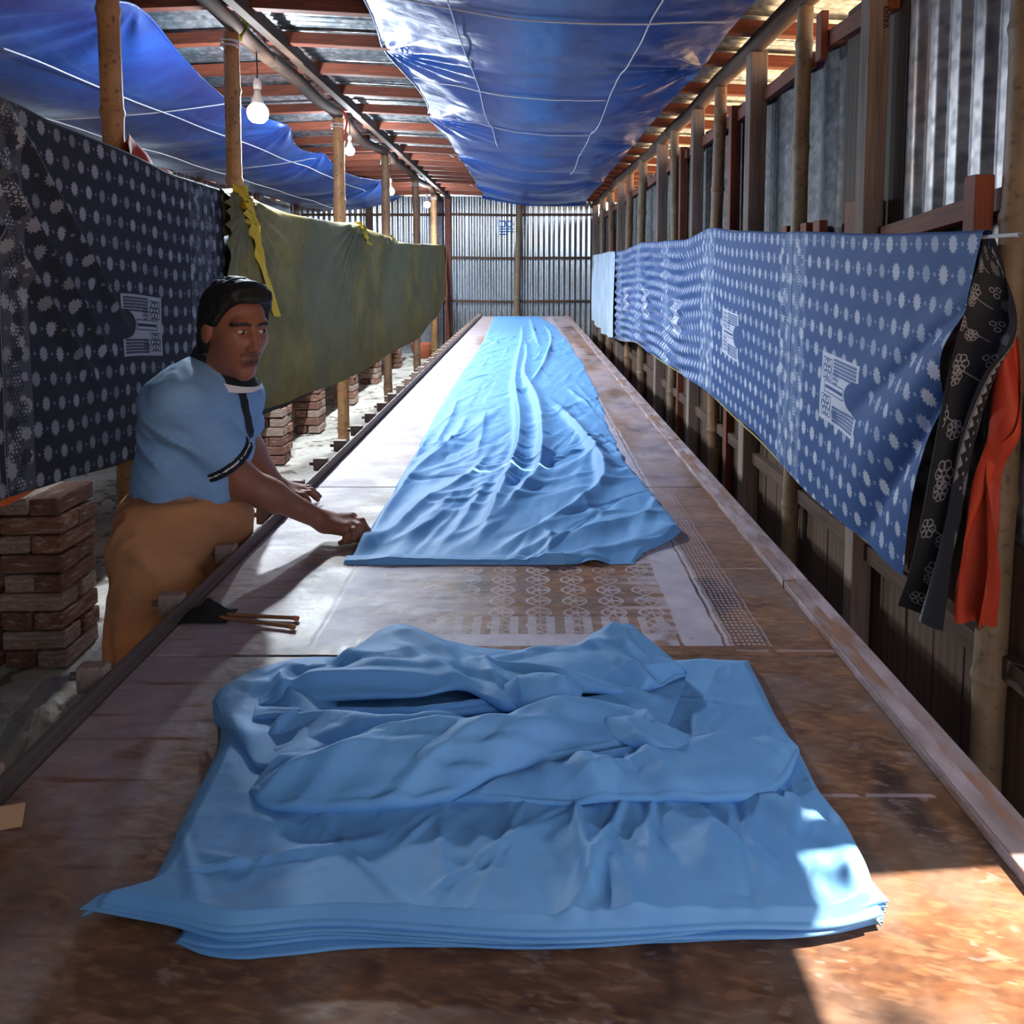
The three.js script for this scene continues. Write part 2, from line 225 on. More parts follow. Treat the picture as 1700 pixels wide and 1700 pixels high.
// far wall
{
  const w = group('wall_back'); struct(w, 'silvery corrugated tin wall at the far end', 'wall');
  for (let x = XL - 0.05; x < XR; x += 0.78) mesh('tin_sheet', corrugated(0.82, 2.95, 0.1, 0.011, (a, b, q) => [Math.min(x + a, XR + 0.02), b - 0.05, ZB + q + (Math.round(x * 10) % 2) * 0.003]), M.backMetal, w);
  for (const y of [2.56, 1.77, 0.97]) { mesh('wall_rail', timber([-1.48, y + 0.01, ZB + 0.045], [-0.2, y - 0.01, ZB + 0.045], 0.045, 0.05), M.darkwood, w); mesh('wall_rail', timber([-0.13, y, ZB + 0.045], [XR - 0.05, y, ZB + 0.045], 0.045, 0.05), M.darkwood, w); mesh('wall_rail', timber([XL + 0.05, y, ZB + 0.045], [-1.52, y, ZB + 0.045], 0.045, 0.05), M.darkwood, w); }
  { const [g, m] = decal(0.3, 0.3, (c, w, h) => { c.clearRect(0, 0, w, h); c.strokeStyle = '#2f63b0'; c.lineWidth = w * 0.07; c.strokeRect(w * 0.08, h * 0.08, w * 0.36, h * 0.34); c.beginPath(); c.arc(w * 0.7, h * 0.26, w * 0.17, 0, 7); c.stroke(); for (const y of [0.56, 0.72, 0.88]) { c.beginPath(); c.moveTo(w * 0.08, h * y); c.lineTo(w * (y > 0.8 ? 0.6 : 0.92), h * y); c.stroke(); } }); const d = mesh('stamp', g, m, w); d.position.set(-0.4, 2.32, ZB + 0.016); }
  mesh('bamboo_post', pole([-0.2, -0.05, ZB + 0.09], [-0.15, 2.85, ZB + 0.09], 0.06, { nodes: 7, bend: 0.015, s: 140, seg: 30 }), M.bamboo[2], w);
  mesh('timber_post', timber([-1.46, -0.05, ZB + 0.08], [-1.46, 2.85, ZB + 0.08], 0.1, 0.08), M.redwood, w);
  mesh('timber_post', timber([1.22, -0.05, ZB + 0.08], [1.22, 2.8, ZB + 0.08], 0.08, 0.08), M.greywood, w);
  mesh('timber_post', timber([-2.9, -0.05, ZB + 0.08], [-2.9, 2.85, ZB + 0.08], 0.09, 0.08), M.darkwood, w);
}
// left wall and the open front
{
  const w = group('wall_left'); struct(w, 'tin sheet wall along the far aisle', 'wall');
  for (let z = ZF; z > ZB; z -= 0.8) mesh('tin_sheet', corrugated(0.83, 2.77 + R(-0.02, 0.03), 0.1, 0.011, (a, b, q) => [XL + q, b - 0.05, z - a]), M.backMetal, w);
  for (let z = 0.3; z > ZB; z -= 1.9) mesh('bamboo_post', pole([XL + 0.08, -0.05, z], [XL + 0.08, 2.76, z + 0.02], 0.042, { nodes: 6, bend: 0.015, s: 160 + Math.round(z * 10) }), M.bamboo[1], w);
  for (const y of [2.5, 1.3]) mesh('wall_rail', timber([XL + 0.05, y, ZF - 0.1], [XL + 0.05, y, ZB + 0.2], 0.04, 0.05), M.redwood, w);
  const f = group('wall_front'); struct(f, 'tin end wall behind the viewer with a wide open entrance', 'wall');
  for (let x = XL; x < 0; x += 0.78) mesh('tin_sheet', corrugated(Math.min(0.82, 0.15 - x), 2.9, 0.1, 0.011, (a, b, q) => [x + a, b - 0.05, ZF + q]), M.backMetal, f);
  mesh('lintel', timber([0.1, 2.72, ZF], [XR, 2.7, ZF], 0.08, 0.1), M.darkwood, f);
  mesh('door_post', timber([0.15, -0.05, ZF], [0.15, 2.7, ZF], 0.08, 0.08), M.darkwood, f);
}
// the row of bamboo posts down the middle of the shed
for (const [i, [z, r, label]] of [[-2.83, 0.04, 'stout tan bamboo post rising behind the dark dotted cloth'], [-3.97, 0.041, 'tan bamboo post beside the nearest light bulb at the edge of the yellow cloth'], [-6.18, 0.048, 'bamboo post behind the yellow cloth beside the second nearest bulb'], [-8.2, 0.046, 'bamboo post behind the yellow cloth beside the third bulb'], [-10.39, 0.05, 'dark post near the far end between the last two bulbs'], [-12.4, 0.055, 'pale bamboo post at the far end beside the last bulb']].entries()) {
  const t = group('bamboo_post'); t.position.set(-1.6, 0, z);
  mesh('cane', pole([0, -0.04, 0], [R(-0.01, 0.01), 2.82, R(-0.02, 0.02)], r, { nodes: 6, bend: 0.012, s: 200 + i, seg: 34, sides: 18 }), M.bamboo[i === 5 ? 0 : i < 3 ? 0 : 1], t);
  mesh('lashing', (() => { const g = []; for (let k = 0; k < 4; k++) { const q = new THREE.TorusGeometry(r * 1.06, 0.004, 5, 20); q.rotateX(Math.PI / 2 + 0.12 * (k % 2 ? 1 : -1)); q.translate(0, 2.74 + k * 0.012, 0); g.push(q); } return mergeGeometries(g); })(), M.rope, t);
  tag(t, label, 'post', 'posts down the middle of the shed', 'thing');
}
// ---------------------------------------------------------------- printing table
const TX0 = -0.79, TX1 = 0.715, TY = 0.75, TZ0 = -0.38, TZ1 = -12.5;
{
  const t = group('printing_table'); tag(t, 'very long low printing table with a stained brown wooden top', 'table');
  // colour of the top: worn oily wood, with dried pale print paste where designs were stamped
  const topColour = (x, z, fine) => {
    const g = ft(x * 5, z * 22, 5, 71), b = ft(x * 2.2, z * 1.6, 4, 72), s = ft(x * 9, z * 9, 5, 73), n = ft(x * 40, z * 120, 3, 74);
    let c = mixc([84, 54, 38], [170, 118, 80], clamp(0.12 + g * 0.55 + (b - 0.5) * 0.9 + (n - 0.5) * 0.6));
    c = mixc(c, [196, 150, 112], sstep(0.56, 0.72, ft(x * 24 + z * 40, z * 150 - x * 40, 3, 76)) * 0.28);
    c = mixc(c, [120, 104, 100], sstep(0.5, 0.72, s) * 0.55);                                          // grey film of old dye
    c = mixc(c, [48, 30, 24], sstep(0.6, 0.75, ft(x * 7 + 9, z * 5, 5, 75)) * 0.7);                   // dark stains
    return c;
  };
  const paste = (x, z) => { // 0..1 cover of pale paste
    const w = ft(x * 14, z * 14, 4, 81), streak = ft(x * 5, z * 60, 3, 82), e = (ft(x * 30, z * 30, 2, 83) - 0.5) * 0.006;
    let k = 0;
    const per = 1.06, q = ((-z - 1.49) / per), iq = Math.floor(q), a = (q - iq) * per, xx = x + (iq > 0 ? 0.02 * Math.sin(iq * 5) : 0); // design repeat along the table
    if (q > 0) {
      const X0 = -0.47 + e, X1 = 0.435 + e;
      if (xx > X0 && xx < X1) {
        const dx = Math.min(xx - X0, X1 - xx), da = Math.min(a, per - a);
        if (dx < 0.1 || da < 0.05) k = 0.92 - sstep(0.66, 0.82, w) * 0.6;
        if (Math.abs(dx - 0.105) < 0.004 || Math.abs(dx - 0.012) < 0.003) k = 0.15;
        if (dx > 0.1 && da > 0.05) { // trellis of ogees with a small flower in each, paste smeared over from the left
          const cx = (xx + 0.37) / 0.088, cz = a / 0.12, ph = Math.sin(cz * Math.PI * 2) * 0.32, f1 = Math.abs(((cx + ph) % 1 + 1) % 1 - 0.5), f2 = Math.abs(((cx - ph) % 1 + 1) % 1 - 0.5);
          const mx = ((cx % 1) + 1) % 1 - 0.5, mz = ((cz % 0.5) + 0.5) % 0.5 - 0.25, rr = Math.hypot(mx * 0.9, mz * 1.5);
          if (f1 < 0.035 || f2 < 0.035) k = 0.75; if (rr < 0.1 || (rr < 0.24 && Math.cos(Math.atan2(mz, mx) * 5) > 0.35)) k = Math.max(k, 0.6);
          k = Math.max(k * (0.45 + w), sstep(0.08, -0.42, xx + (streak - 0.5) * 0.5) * 0.85, sstep(0.22, 0.4, xx + (streak - 0.5) * 0.35) * 0.8);
          if (da < 0.13 && da > 0.05) k = Math.max(k, (Math.sin(xx * 150) > 0.1 ? 0.75 : 0.2));
        }
      }
      const d = xx - X1; // dotted border beside the design
      if (d > 0.005 && d < 0.075) { const u = ((d / 0.011) % 1) - 0.5, v = ((a / 0.014) % 1) - 0.5; if (Math.hypot(u, v) < 0.32) k = Math.max(k, 0.75); }
      if (Math.abs(d - 0.004) < 0.003 || Math.abs(d - 0.085) < 0.002) k = Math.max(k, 0.6);
      const dl = X0 - xx; if (dl > 0.02 && dl < 0.07) { const u = ((dl / 0.012) % 1) - 0.5, v = ((a / 0.03) % 1) - 0.5; if (Math.hypot(u, v) < 0.3) k = Math.max(k, 0.5); }
      // a wash of spilled paste on both sides further along
      k = Math.max(k, sstep(1.7, 3.2, -z) * (0.35 + 0.45 * w) * sstep(0.38, 0.6, ft(x * 3, z * 1.2, 4, 84) + (x < -0.4 ? 0.14 : 0)));
    }
    k = Math.max(k, 0.62 * sstep(-0.44, -0.62, x + (w - 0.5) * 0.2) * sstep(0.62, 1.2, -z + (w - 0.5) * 0.8) * sstep(0.3, 0.55, streak + 0.1));  // pale smears on the rail side
    k = Math.max(k, sstep(0.66, 0.74, ft(x * 40 + z * 25, z * 130 - x * 30, 3, 86)) * 0.28 * sstep(0.45, 0.65, w));  // scratches of dried paste
    if (x > 0.44 && Math.abs(((-z) / 0.42) % 1 - 0.5) < 0.008 && w > 0.42) k = Math.max(k, 0.5);         // rule marks across
    return k;
  };
  const boards = [[TZ0, -1.45, 1024], [-1.45, -2.62, 1024], [-2.62, -5.05, 768], [-5.05, -7.5, 384], [-7.5, -10.0, 256], [-10.0, TZ1, 256]];
  for (const [i, [z0, z1, n]] of boards.entries()) {
    const L = z0 - z1 - 0.004, W = TX1 - TX0 - 0.068, at = (u, v) => [TX0 + u * W, z0 - 0.002 - v * L];
    const kk = new Float32Array(n * n);
    const map = tex(n, n, (u, v) => { const [x, z] = at(u, v), k = paste(x, z); kk[Math.floor(v * n) * n + Math.floor(u * n)] = k; return mixc(topColour(x, z), mixc([168, 158, 178], [206, 198, 212], ft(x * 20, z * 20, 3, 88)), k); });
    const rough = grey(n, n, (u, v) => { const [x, z] = at(u, v), k = kk[Math.floor(v * n) * n + Math.floor(u * n)]; return clamp(0.3 + 0.3 * ft(x * 8, z * 16, 4, 91) + 0.12 * k); });
    const bump = grey(512, 512, (u, v) => { const [x, z] = at(u, v); return ft(x * 16, z * 40, 5, 93) * 0.7 + 0.3 * ft(x * 60, z * 60, 2, 94); });
    const g = new RoundedBoxGeometry(W, 0.03, L, 1, 0.003), p = g.attributes.position, uv = g.attributes.uv;
    for (let j = 0; j < p.count; j++) uv.setXY(j, p.getX(j) / W + 0.5, 0.5 - p.getZ(j) / L);
    g.translate(TX0 + W / 2, TY - 0.015, z0 - 0.002 - L / 2);
    mesh('top_board', g, std({ map, roughnessMap: rough, roughness: 1, bumpMap: bump, bumpScale: 0.0035 }), t);
  }
  // worn edging down the wall side, in lengths
  const edgeMap = tex(256, 1024, (u, v) => mixc(mixc([122, 98, 92], [190, 170, 176], ft(u * 4, v * 16, 5, 95, 4, 16) * 1.3 - 0.1), [150, 104, 80], sstep(0.6, 0.76, ft(u * 3, v * 9, 4, 96, 3, 9)) * 0.8), true, 0.2, 1.3);
  const edgeMat = std({ map: edgeMap, roughness: 0.7, bumpMap: grey(256, 256, (u, v) => fbm(u * 10, v * 10, 5, 97, 10, 10), 0.2, 0.3), bumpScale: 0.006 });
  for (const [z0, z1] of [[TZ0, -1.78], [-1.785, -3.3], [-3.305, -6.0], [-6.005, -9.3], [-9.305, TZ1]]) mesh('edging', timber([TX1 - 0.034, TY - 0.01, z0], [TX1 - 0.034, TY - 0.01, z1], 0.066, 0.05), edgeMat, t);
  // frame under the top and brick-and-timber legs
  mesh('side_beam', timber([TX1 - 0.06, TY - 0.09, TZ0 - 0.02], [TX1 - 0.06, TY - 0.09, TZ1], 0.07, 0.11), M.darkwood, t);
  mesh('side_beam', timber([TX0 + 0.06, TY - 0.09, TZ0 - 0.02], [TX0 + 0.06, TY - 0.09, TZ1], 0.07, 0.11), M.darkwood, t);
  for (let z = TZ0 - 0.15; z > TZ1; z -= 1.72) for (const x of [TX0 + 0.07, TX1 - 0.07]) mesh('leg', timber([x, -0.03, z], [x, TY - 0.14, z], 0.09, 0.09), M.darkwood, t);
  const stopMat = std({ map: tex(128, 128, (u, v) => mixc([112, 92, 84], [172, 148, 136], fbm(u * 8, v * 8, 5, 99, 8, 8))), roughness: 0.6, metalness: 0.1 });
  // registration rail with its stops along the worker's side
  mesh('rail', mergeGeometries([bx(0.007, 0.052, TZ0 - TZ1, TX0 - 0.004, TY + 0.012, (TZ0 + TZ1) / 2, 0.002), bx(0.05, 0.006, TZ0 - TZ1, TX0 - 0.028, TY - 0.01, (TZ0 + TZ1) / 2, 0.002)]), M.iron, t);
  for (let k = 0; k < 39; k++) {
    const z = -0.72 - k * 0.303 - (k === 1 ? 0.02 : 0); if (z < TZ1 + 0.1) break;
    const s = group('rail_stop', t); s.position.set(TX0 - 0.036, TY + 0.024, z);
    mesh('block', bx(0.056, 0.052, 0.03, 0, 0.002, 0, 0.006), stopMat, s);
    mesh('bolt', (() => { const q = new THREE.CylinderGeometry(0.008, 0.008, 0.02, 8); q.rotateZ(Math.PI / 2); q.translate(-0.034, 0.004, 0); return q; })(), M.iron, s);
  }
}
// curves measured on the table: [x, height above the top, z] in metres
const K = {
  stL: [[-0.551, 0.022, -0.843], [-0.491, 0.03, -0.868], [-0.488, 0.03, -0.906], [-0.497, 0.03, -0.981], [-0.506, 0.035, -1.083], [-0.52, 0.04, -1.166], [-0.562, 0.03, -1.269]],
  stR: [[0.43, 0.03, -0.829], [0.448, 0.03, -0.893], [0.45, 0.03, -0.965], [0.442, 0.03, -1.034], [0.446, 0.03, -1.128], [0.441, 0.03, -1.215], [0.449, 0.025, -1.411]],
  stF: [[-0.551, 0.022, -0.843], [-0.419, 0.022, -0.818], [-0.359, 0.022, -0.804], [-0.237, 0.024, -0.812], [0.017, 0.024, -0.797], [0.249, 0.024, -0.808], [0.362, 0.025, -0.811], [0.43, 0.03, -0.829]],
  loF: [[-0.535, 0.004, -0.844], [-0.45, 0.004, -0.815], [-0.364, 0.002, -0.787], [-0.272, 0.003, -0.793], [-0.201, 0.004, -0.801], [0.017, 0.006, -0.802], [0.25, 0.008, -0.813], [0.365, 0.01, -0.819], [0.437, 0.012, -0.836]],
  wB: [[-0.398, 0.045, -1.042], [-0.292, 0.06, -1.058], [-0.167, 0.065, -1.091], [-0.045, 0.07, -1.124], [0.065, 0.065, -1.173], [0.156, 0.06, -1.167], [0.22, 0.05, -1.13]],
  wF: [[-0.408, 0.032, -1.006], [-0.373, 0.032, -0.974], [-0.259, 0.034, -0.963], [-0.11, 0.036, -0.984], [-0.005, 0.042, -1.03], [0.117, 0.046, -1.078], [0.223, 0.046, -1.093]],
  mB: [[-0.021, 0.05, -1.027], [0.059, 0.058, -1.05], [0.149, 0.06, -1.075], [0.243, 0.058, -1.1], [0.344, 0.05, -1.116], [0.435, 0.036, -1.113]],
  mF: [[-0.107, 0.036, -0.984], [0.021, 0.036, -0.978], [0.137, 0.036, -0.985], [0.343, 0.034, -0.994], [0.389, 0.034, -1.031], [0.432, 0.034, -1.098]],
  nB: [[-0.457, 0.045, -1.166], [-0.274, 0.055, -1.143], [-0.036, 0.06, -1.159], [0.129, 0.06, -1.202], [0.291, 0.05, -1.274]],
  nF: [[-0.405, 0.034, -1.044], [-0.293, 0.046, -1.064], [-0.168, 0.05, -1.095], [-0.045, 0.054, -1.125], [0.217, 0.046, -1.113]],
  uB: [[-0.466, 0.056, -1.187], [-0.381, 0.066, -1.168], [-0.257, 0.07, -1.158], [-0.137, 0.072, -1.165], [-0.035, 0.07, -1.185]],
  uF: [[-0.459, 0.05, -1.155], [-0.373, 0.054, -1.143], [-0.254, 0.056, -1.14], [-0.135, 0.058, -1.146], [-0.033, 0.058, -1.164]],
  tB: [[-0.495, 0.05, -1.255], [-0.418, 0.06, -1.286], [-0.348, 0.075, -1.316], [-0.264, 0.1, -1.387], [-0.158, 0.09, -1.345], [-0.087, 0.08, -1.335], [0.005, 0.075, -1.337], [0.097, 0.085, -1.341], [0.131, 0.1, -1.356], [0.199, 0.11, -1.369], [0.219, 0.1, -1.353], [0.264, 0.08, -1.306], [0.294, 0.06, -1.284]],
  tF: [[-0.461, 0.05, -1.192], [-0.366, 0.06, -1.184], [-0.282, 0.07, -1.177], [-0.19, 0.075, -1.177], [-0.109, 0.08, -1.187], [-0.036, 0.07, -1.144], [-0.006, 0.07, -1.148], [0.067, 0.07, -1.196], [0.114, 0.065, -1.202], [0.165, 0.06, -1.2], [0.216, 0.06, -1.22], [0.254, 0.055, -1.256], [0.293, 0.05, -1.288]],
  lB: [[-0.564, 0.03, -1.241], [-0.555, 0.045, -1.254], [-0.507, 0.05, -1.314], [-0.436, 0.055, -1.343], [-0.37, 0.05, -1.356]],
  lF: [[-0.541, 0.02, -1.196], [-0.461, 0.03, -1.111], [-0.411, 0.035, -1.055], [-0.344, 0.05, -1.048], [-0.296, 0.05, -1.075]],
  cL: [[-0.493, 0.004, -1.916], [-0.482, 0.004, -2.045], [-0.481, 0.004, -2.394], [-0.492, 0.004, -3.124], [-0.508, 0.004, -3.912], [-0.515, 0.004, -5.528], [-0.497, 0.004, -7.818], [-0.527, 0.004, -9.849], [-0.574, 0.004, -12.264]],
  cR: [[0.287, 0.004, -1.928], [0.469, 0.004, -2.167], [0.444, 0.004, -2.56], [0.407, 0.004, -2.926], [0.407, 0.004, -3.541], [0.451, 0.004, -4.698], [0.468, 0.004, -6.062], [0.452, 0.004, -7.818], [0.403, 0.004, -9.849], [0.225, 0.004, -12.264]],
  rA: [[-0.078, -10.309], [-0.063, -8.308], [-0.089, -5.014], [-0.04, -3.638], [-0.053, -2.97], [-0.109, -2.363], [-0.144, -2.039]],
  rB: [[-0.035, -8.457], [-0.006, -6.658], [-0.023, -5.391], [0.058, -4.337], [0.069, -3.423], [0.037, -2.747], [-0.044, -2.446], [-0.105, -2.203]],
  rC: [[0.127, -4.44], [0.231, -3.757], [0.291, -3.132], [0.289, -2.683], [0.214, -2.472], [0.084, -2.246], [-0.098, -1.981]],
  rD1: [[-0.465, -2.062], [-0.465, -2.315], [-0.443, -2.747], [-0.342, -3.373], [-0.331, -3.883]],
  rD2: [[-0.443, -2.043], [-0.417, -2.115], [-0.344, -2.439], [-0.224, -2.747], [-0.152, -3.208]],
  rD3: [[-0.244, -2.03], [-0.204, -2.257], [-0.168, -2.499], [-0.141, -2.731]],
  rD4: [[-0.409, -2.03], [-0.323, -2.15], [-0.241, -2.439]],
  rE1: [[0.466, -2.15], [0.284, -2.03], [0.14, -1.955], [0.007, -1.901]],
  rE2: [[0.441, -2.315], [0.27, -2.203], [0.097, -2.1], [-0.06, -1.942]],
  rE3: [[0.053, -2.15], [0.068, -2.053], [0.039, -1.901]],
  rG1: [[0.04, -11.866], [0.065, -9.775], [0.119, -7.451]],
  rG2: [[0.25, -10.309], [0.276, -8.457], [0.151, -6.216], [0.017, -4.909]],
  rH1: [[-0.473, -2.577], [-0.472, -2.999], [-0.478, -3.448]],
  rH2: [[-0.423, -3.208], [-0.412, -3.726], [-0.433, -4.44]],
  rH3: [[-0.218, -2.999], [-0.221, -3.448], [-0.239, -4.053]],
  rH4: [[0.264, -4.909], [0.314, -4.44], [0.389, -4.053]],
  rH5: [[0.179, -2.506], [0.225, -2.315], [0.327, -2.345]],
};
// hanging edges: [x, y, z] in metres
const K2 = {
  printL: [[1.06, 1.633, -1.675], [1.05, 1.519, -1.691], [1.045, 1.388, -1.73], [1.045, 1.174, -1.772], [1.04, 0.931, -1.813], [1.04, 0.754, -1.857], [1.04, 0.633, -1.903]],
  printR: [[1.08, 1.622, -1.679], [1.08, 1.481, -1.591], [1.07, 1.392, -1.547], [1.07, 1.318, -1.609], [1.08, 1.163, -1.691], [1.08, 0.947, -1.723], [1.07, 0.787, -1.744], [1.06, 0.642, -1.769]],
  redL: [[1.12, 1.389, -1.718], [1.12, 1.258, -1.725], [1.12, 1.094, -1.732], [1.11, 0.93, -1.771], [1.11, 0.743, -1.808], [1.11, 0.65, -1.802]],
  redR: [[1.13, 1.393, -1.68], [1.13, 1.27, -1.65], [1.13, 1.181, -1.64], [1.13, 1.099, -1.713], [1.13, 0.974, -1.689], [1.13, 0.837, -1.662], [1.13, 0.683, -1.691]],
};
// ---------------------------------------------------------------- blue cloth on the table
const weave = grey(256, 256, (u, v) => 0.5 + 0.25 * Math.sin(u * Math.PI * 128) * (noise(u * 64, v * 64, 5, 64, 64)) + 0.25 * Math.sin(v * Math.PI * 128), 0.06, 0.06);
const blueMap = tex(512, 512, (u, v) => mixc([94, 152, 212], [114, 170, 222], fbm(u * 8, v * 8, 5, 101, 8, 8)), true, 0.6, 0.6);
M.blue = phy({ map: blueMap, roughness: 0.6, sheen: 0.35, sheenRoughness: 0.4, sheenColor: new THREE.Color(0.5, 0.75, 1), bumpMap: weave, bumpScale: 0.0002, side: THREE.DoubleSide });
const curve3 = (pts) => { const c = new THREE.CatmullRomCurve3(pts.map((p) => new THREE.Vector3(p[0], TY + p[1], p[2])), false, 'centripetal'); return (u) => c.getPoint(clamp(u)); };
const ridged = (x, y, s) => { let v = 0, a = 0.6; for (let i = 0; i < 3; i++) { v += a * (1 - Math.abs(2 * noise(x, y, s + i * 9) - 1)); x *= 1.9; y *= 1.9; a *= 0.45; } return v; };
// sharp pressed creases: tents with flat flanks, scattered with a seed
const creaseField = (sd, n, x0, x1, z0, z1, ang, spread, len, wid, amp) => { const C = []; for (let i = 0; i < n; i++) { const a = ang + (hash(i, 1, sd) - 0.5) * 2 * spread; C.push([lerp(x0, x1, hash(i, 2, sd)), lerp(z0, z1, hash(i, 3, sd)), Math.cos(a), Math.sin(a), len * (0.5 + hash(i, 4, sd)), wid * (0.5 + hash(i, 5, sd)), amp * (hash(i, 6, sd) < 0.36 ? -0.8 : 1) * (0.4 + hash(i, 7, sd))]); } return (x, z) => { let h = 0; for (const c of C) { const dx = x - c[0], dz = z - c[1], s = dx * c[2] + dz * c[3], q = -dx * c[3] + dz * c[2], w = c[5] * (1 + 0.6 * s / c[4]); if (Math.abs(s) > c[4] || Math.abs(q) > w * 1.3) continue; const k = 1 - s * s / (c[4] * c[4]); h += c[6] * k * Math.max(0, 1.1 - Math.sqrt(q * q / (w * w) + 0.035)) ** 1.25; } return h; }; };
// one soft fold: a top that swells between a back line and a front line and a front edge that rolls under
function fold(B, F, { crown = 0.015, r = 0.01, wr = 0.006, s = 1, sc = 9, nu = 150, nv = 70, tuck = 0.07, pinch = 0.02, lean = 0, cr = null } = {}) {
  const b = curve3(B), f = curve3(F), up = new THREE.Vector3(0, 1, 0);
  return sheet(nu, nv, (u, v) => {
    const pb = b(u), pf = f(u), d = pf.clone().sub(pb).setY(0), D = d.length(); d.normalize();
    const e = Math.min(1, Math.min(u, 1 - u) / Math.max(pinch, 0.001)), rr = r * (0.35 + 0.65 * Math.sqrt(e)) * (0.8 + 0.4 * noise(u * 6, 3, s));
    let p; const T = 0.66, wrk = (x, z) => wr * (ridged(x * sc + 0.6 * fbm(x * 4, z * 4, 2, s), z * sc * 1.3, s) - 0.6) + (cr ? cr(x, z) : 0) + 0.0028 * (ridged(x * 24 + z * 9, z * 20 - x * 6, s + 5) - 0.55);
    if (v < T) {
      const t = v / T, topF = pf.clone().addScaledVector(d, -rr); topF.y += 2 * rr;
      p = pb.clone().lerp(topF, t); p.y += crown * e * Math.sin(Math.PI * Math.pow(t, 1 + lean)) + wrk(p.x, p.z) * Math.min(1, t * 5) * (1 - 0.6 * t) * e;
    } else if (v < 0.9) {
      const an = (v - T) / (0.9 - T) * Math.PI; p = pf.clone().addScaledVector(d, -rr + Math.sin(an) * rr * 1.15).addScaledVector(up, rr + Math.cos(an) * rr);
      p.y += wrk(p.x, p.z) * 0.4 * e * (1 - (v - T) / 0.24);
    } else { p = pf.clone().addScaledVector(d, -rr - (v - 0.9) / 0.1 * Math.min(tuck, D * 0.6)); p.y += 0.0; }
    return [p.x, p.y, p.z, p.x, p.z + v * 0.05];
  });
}
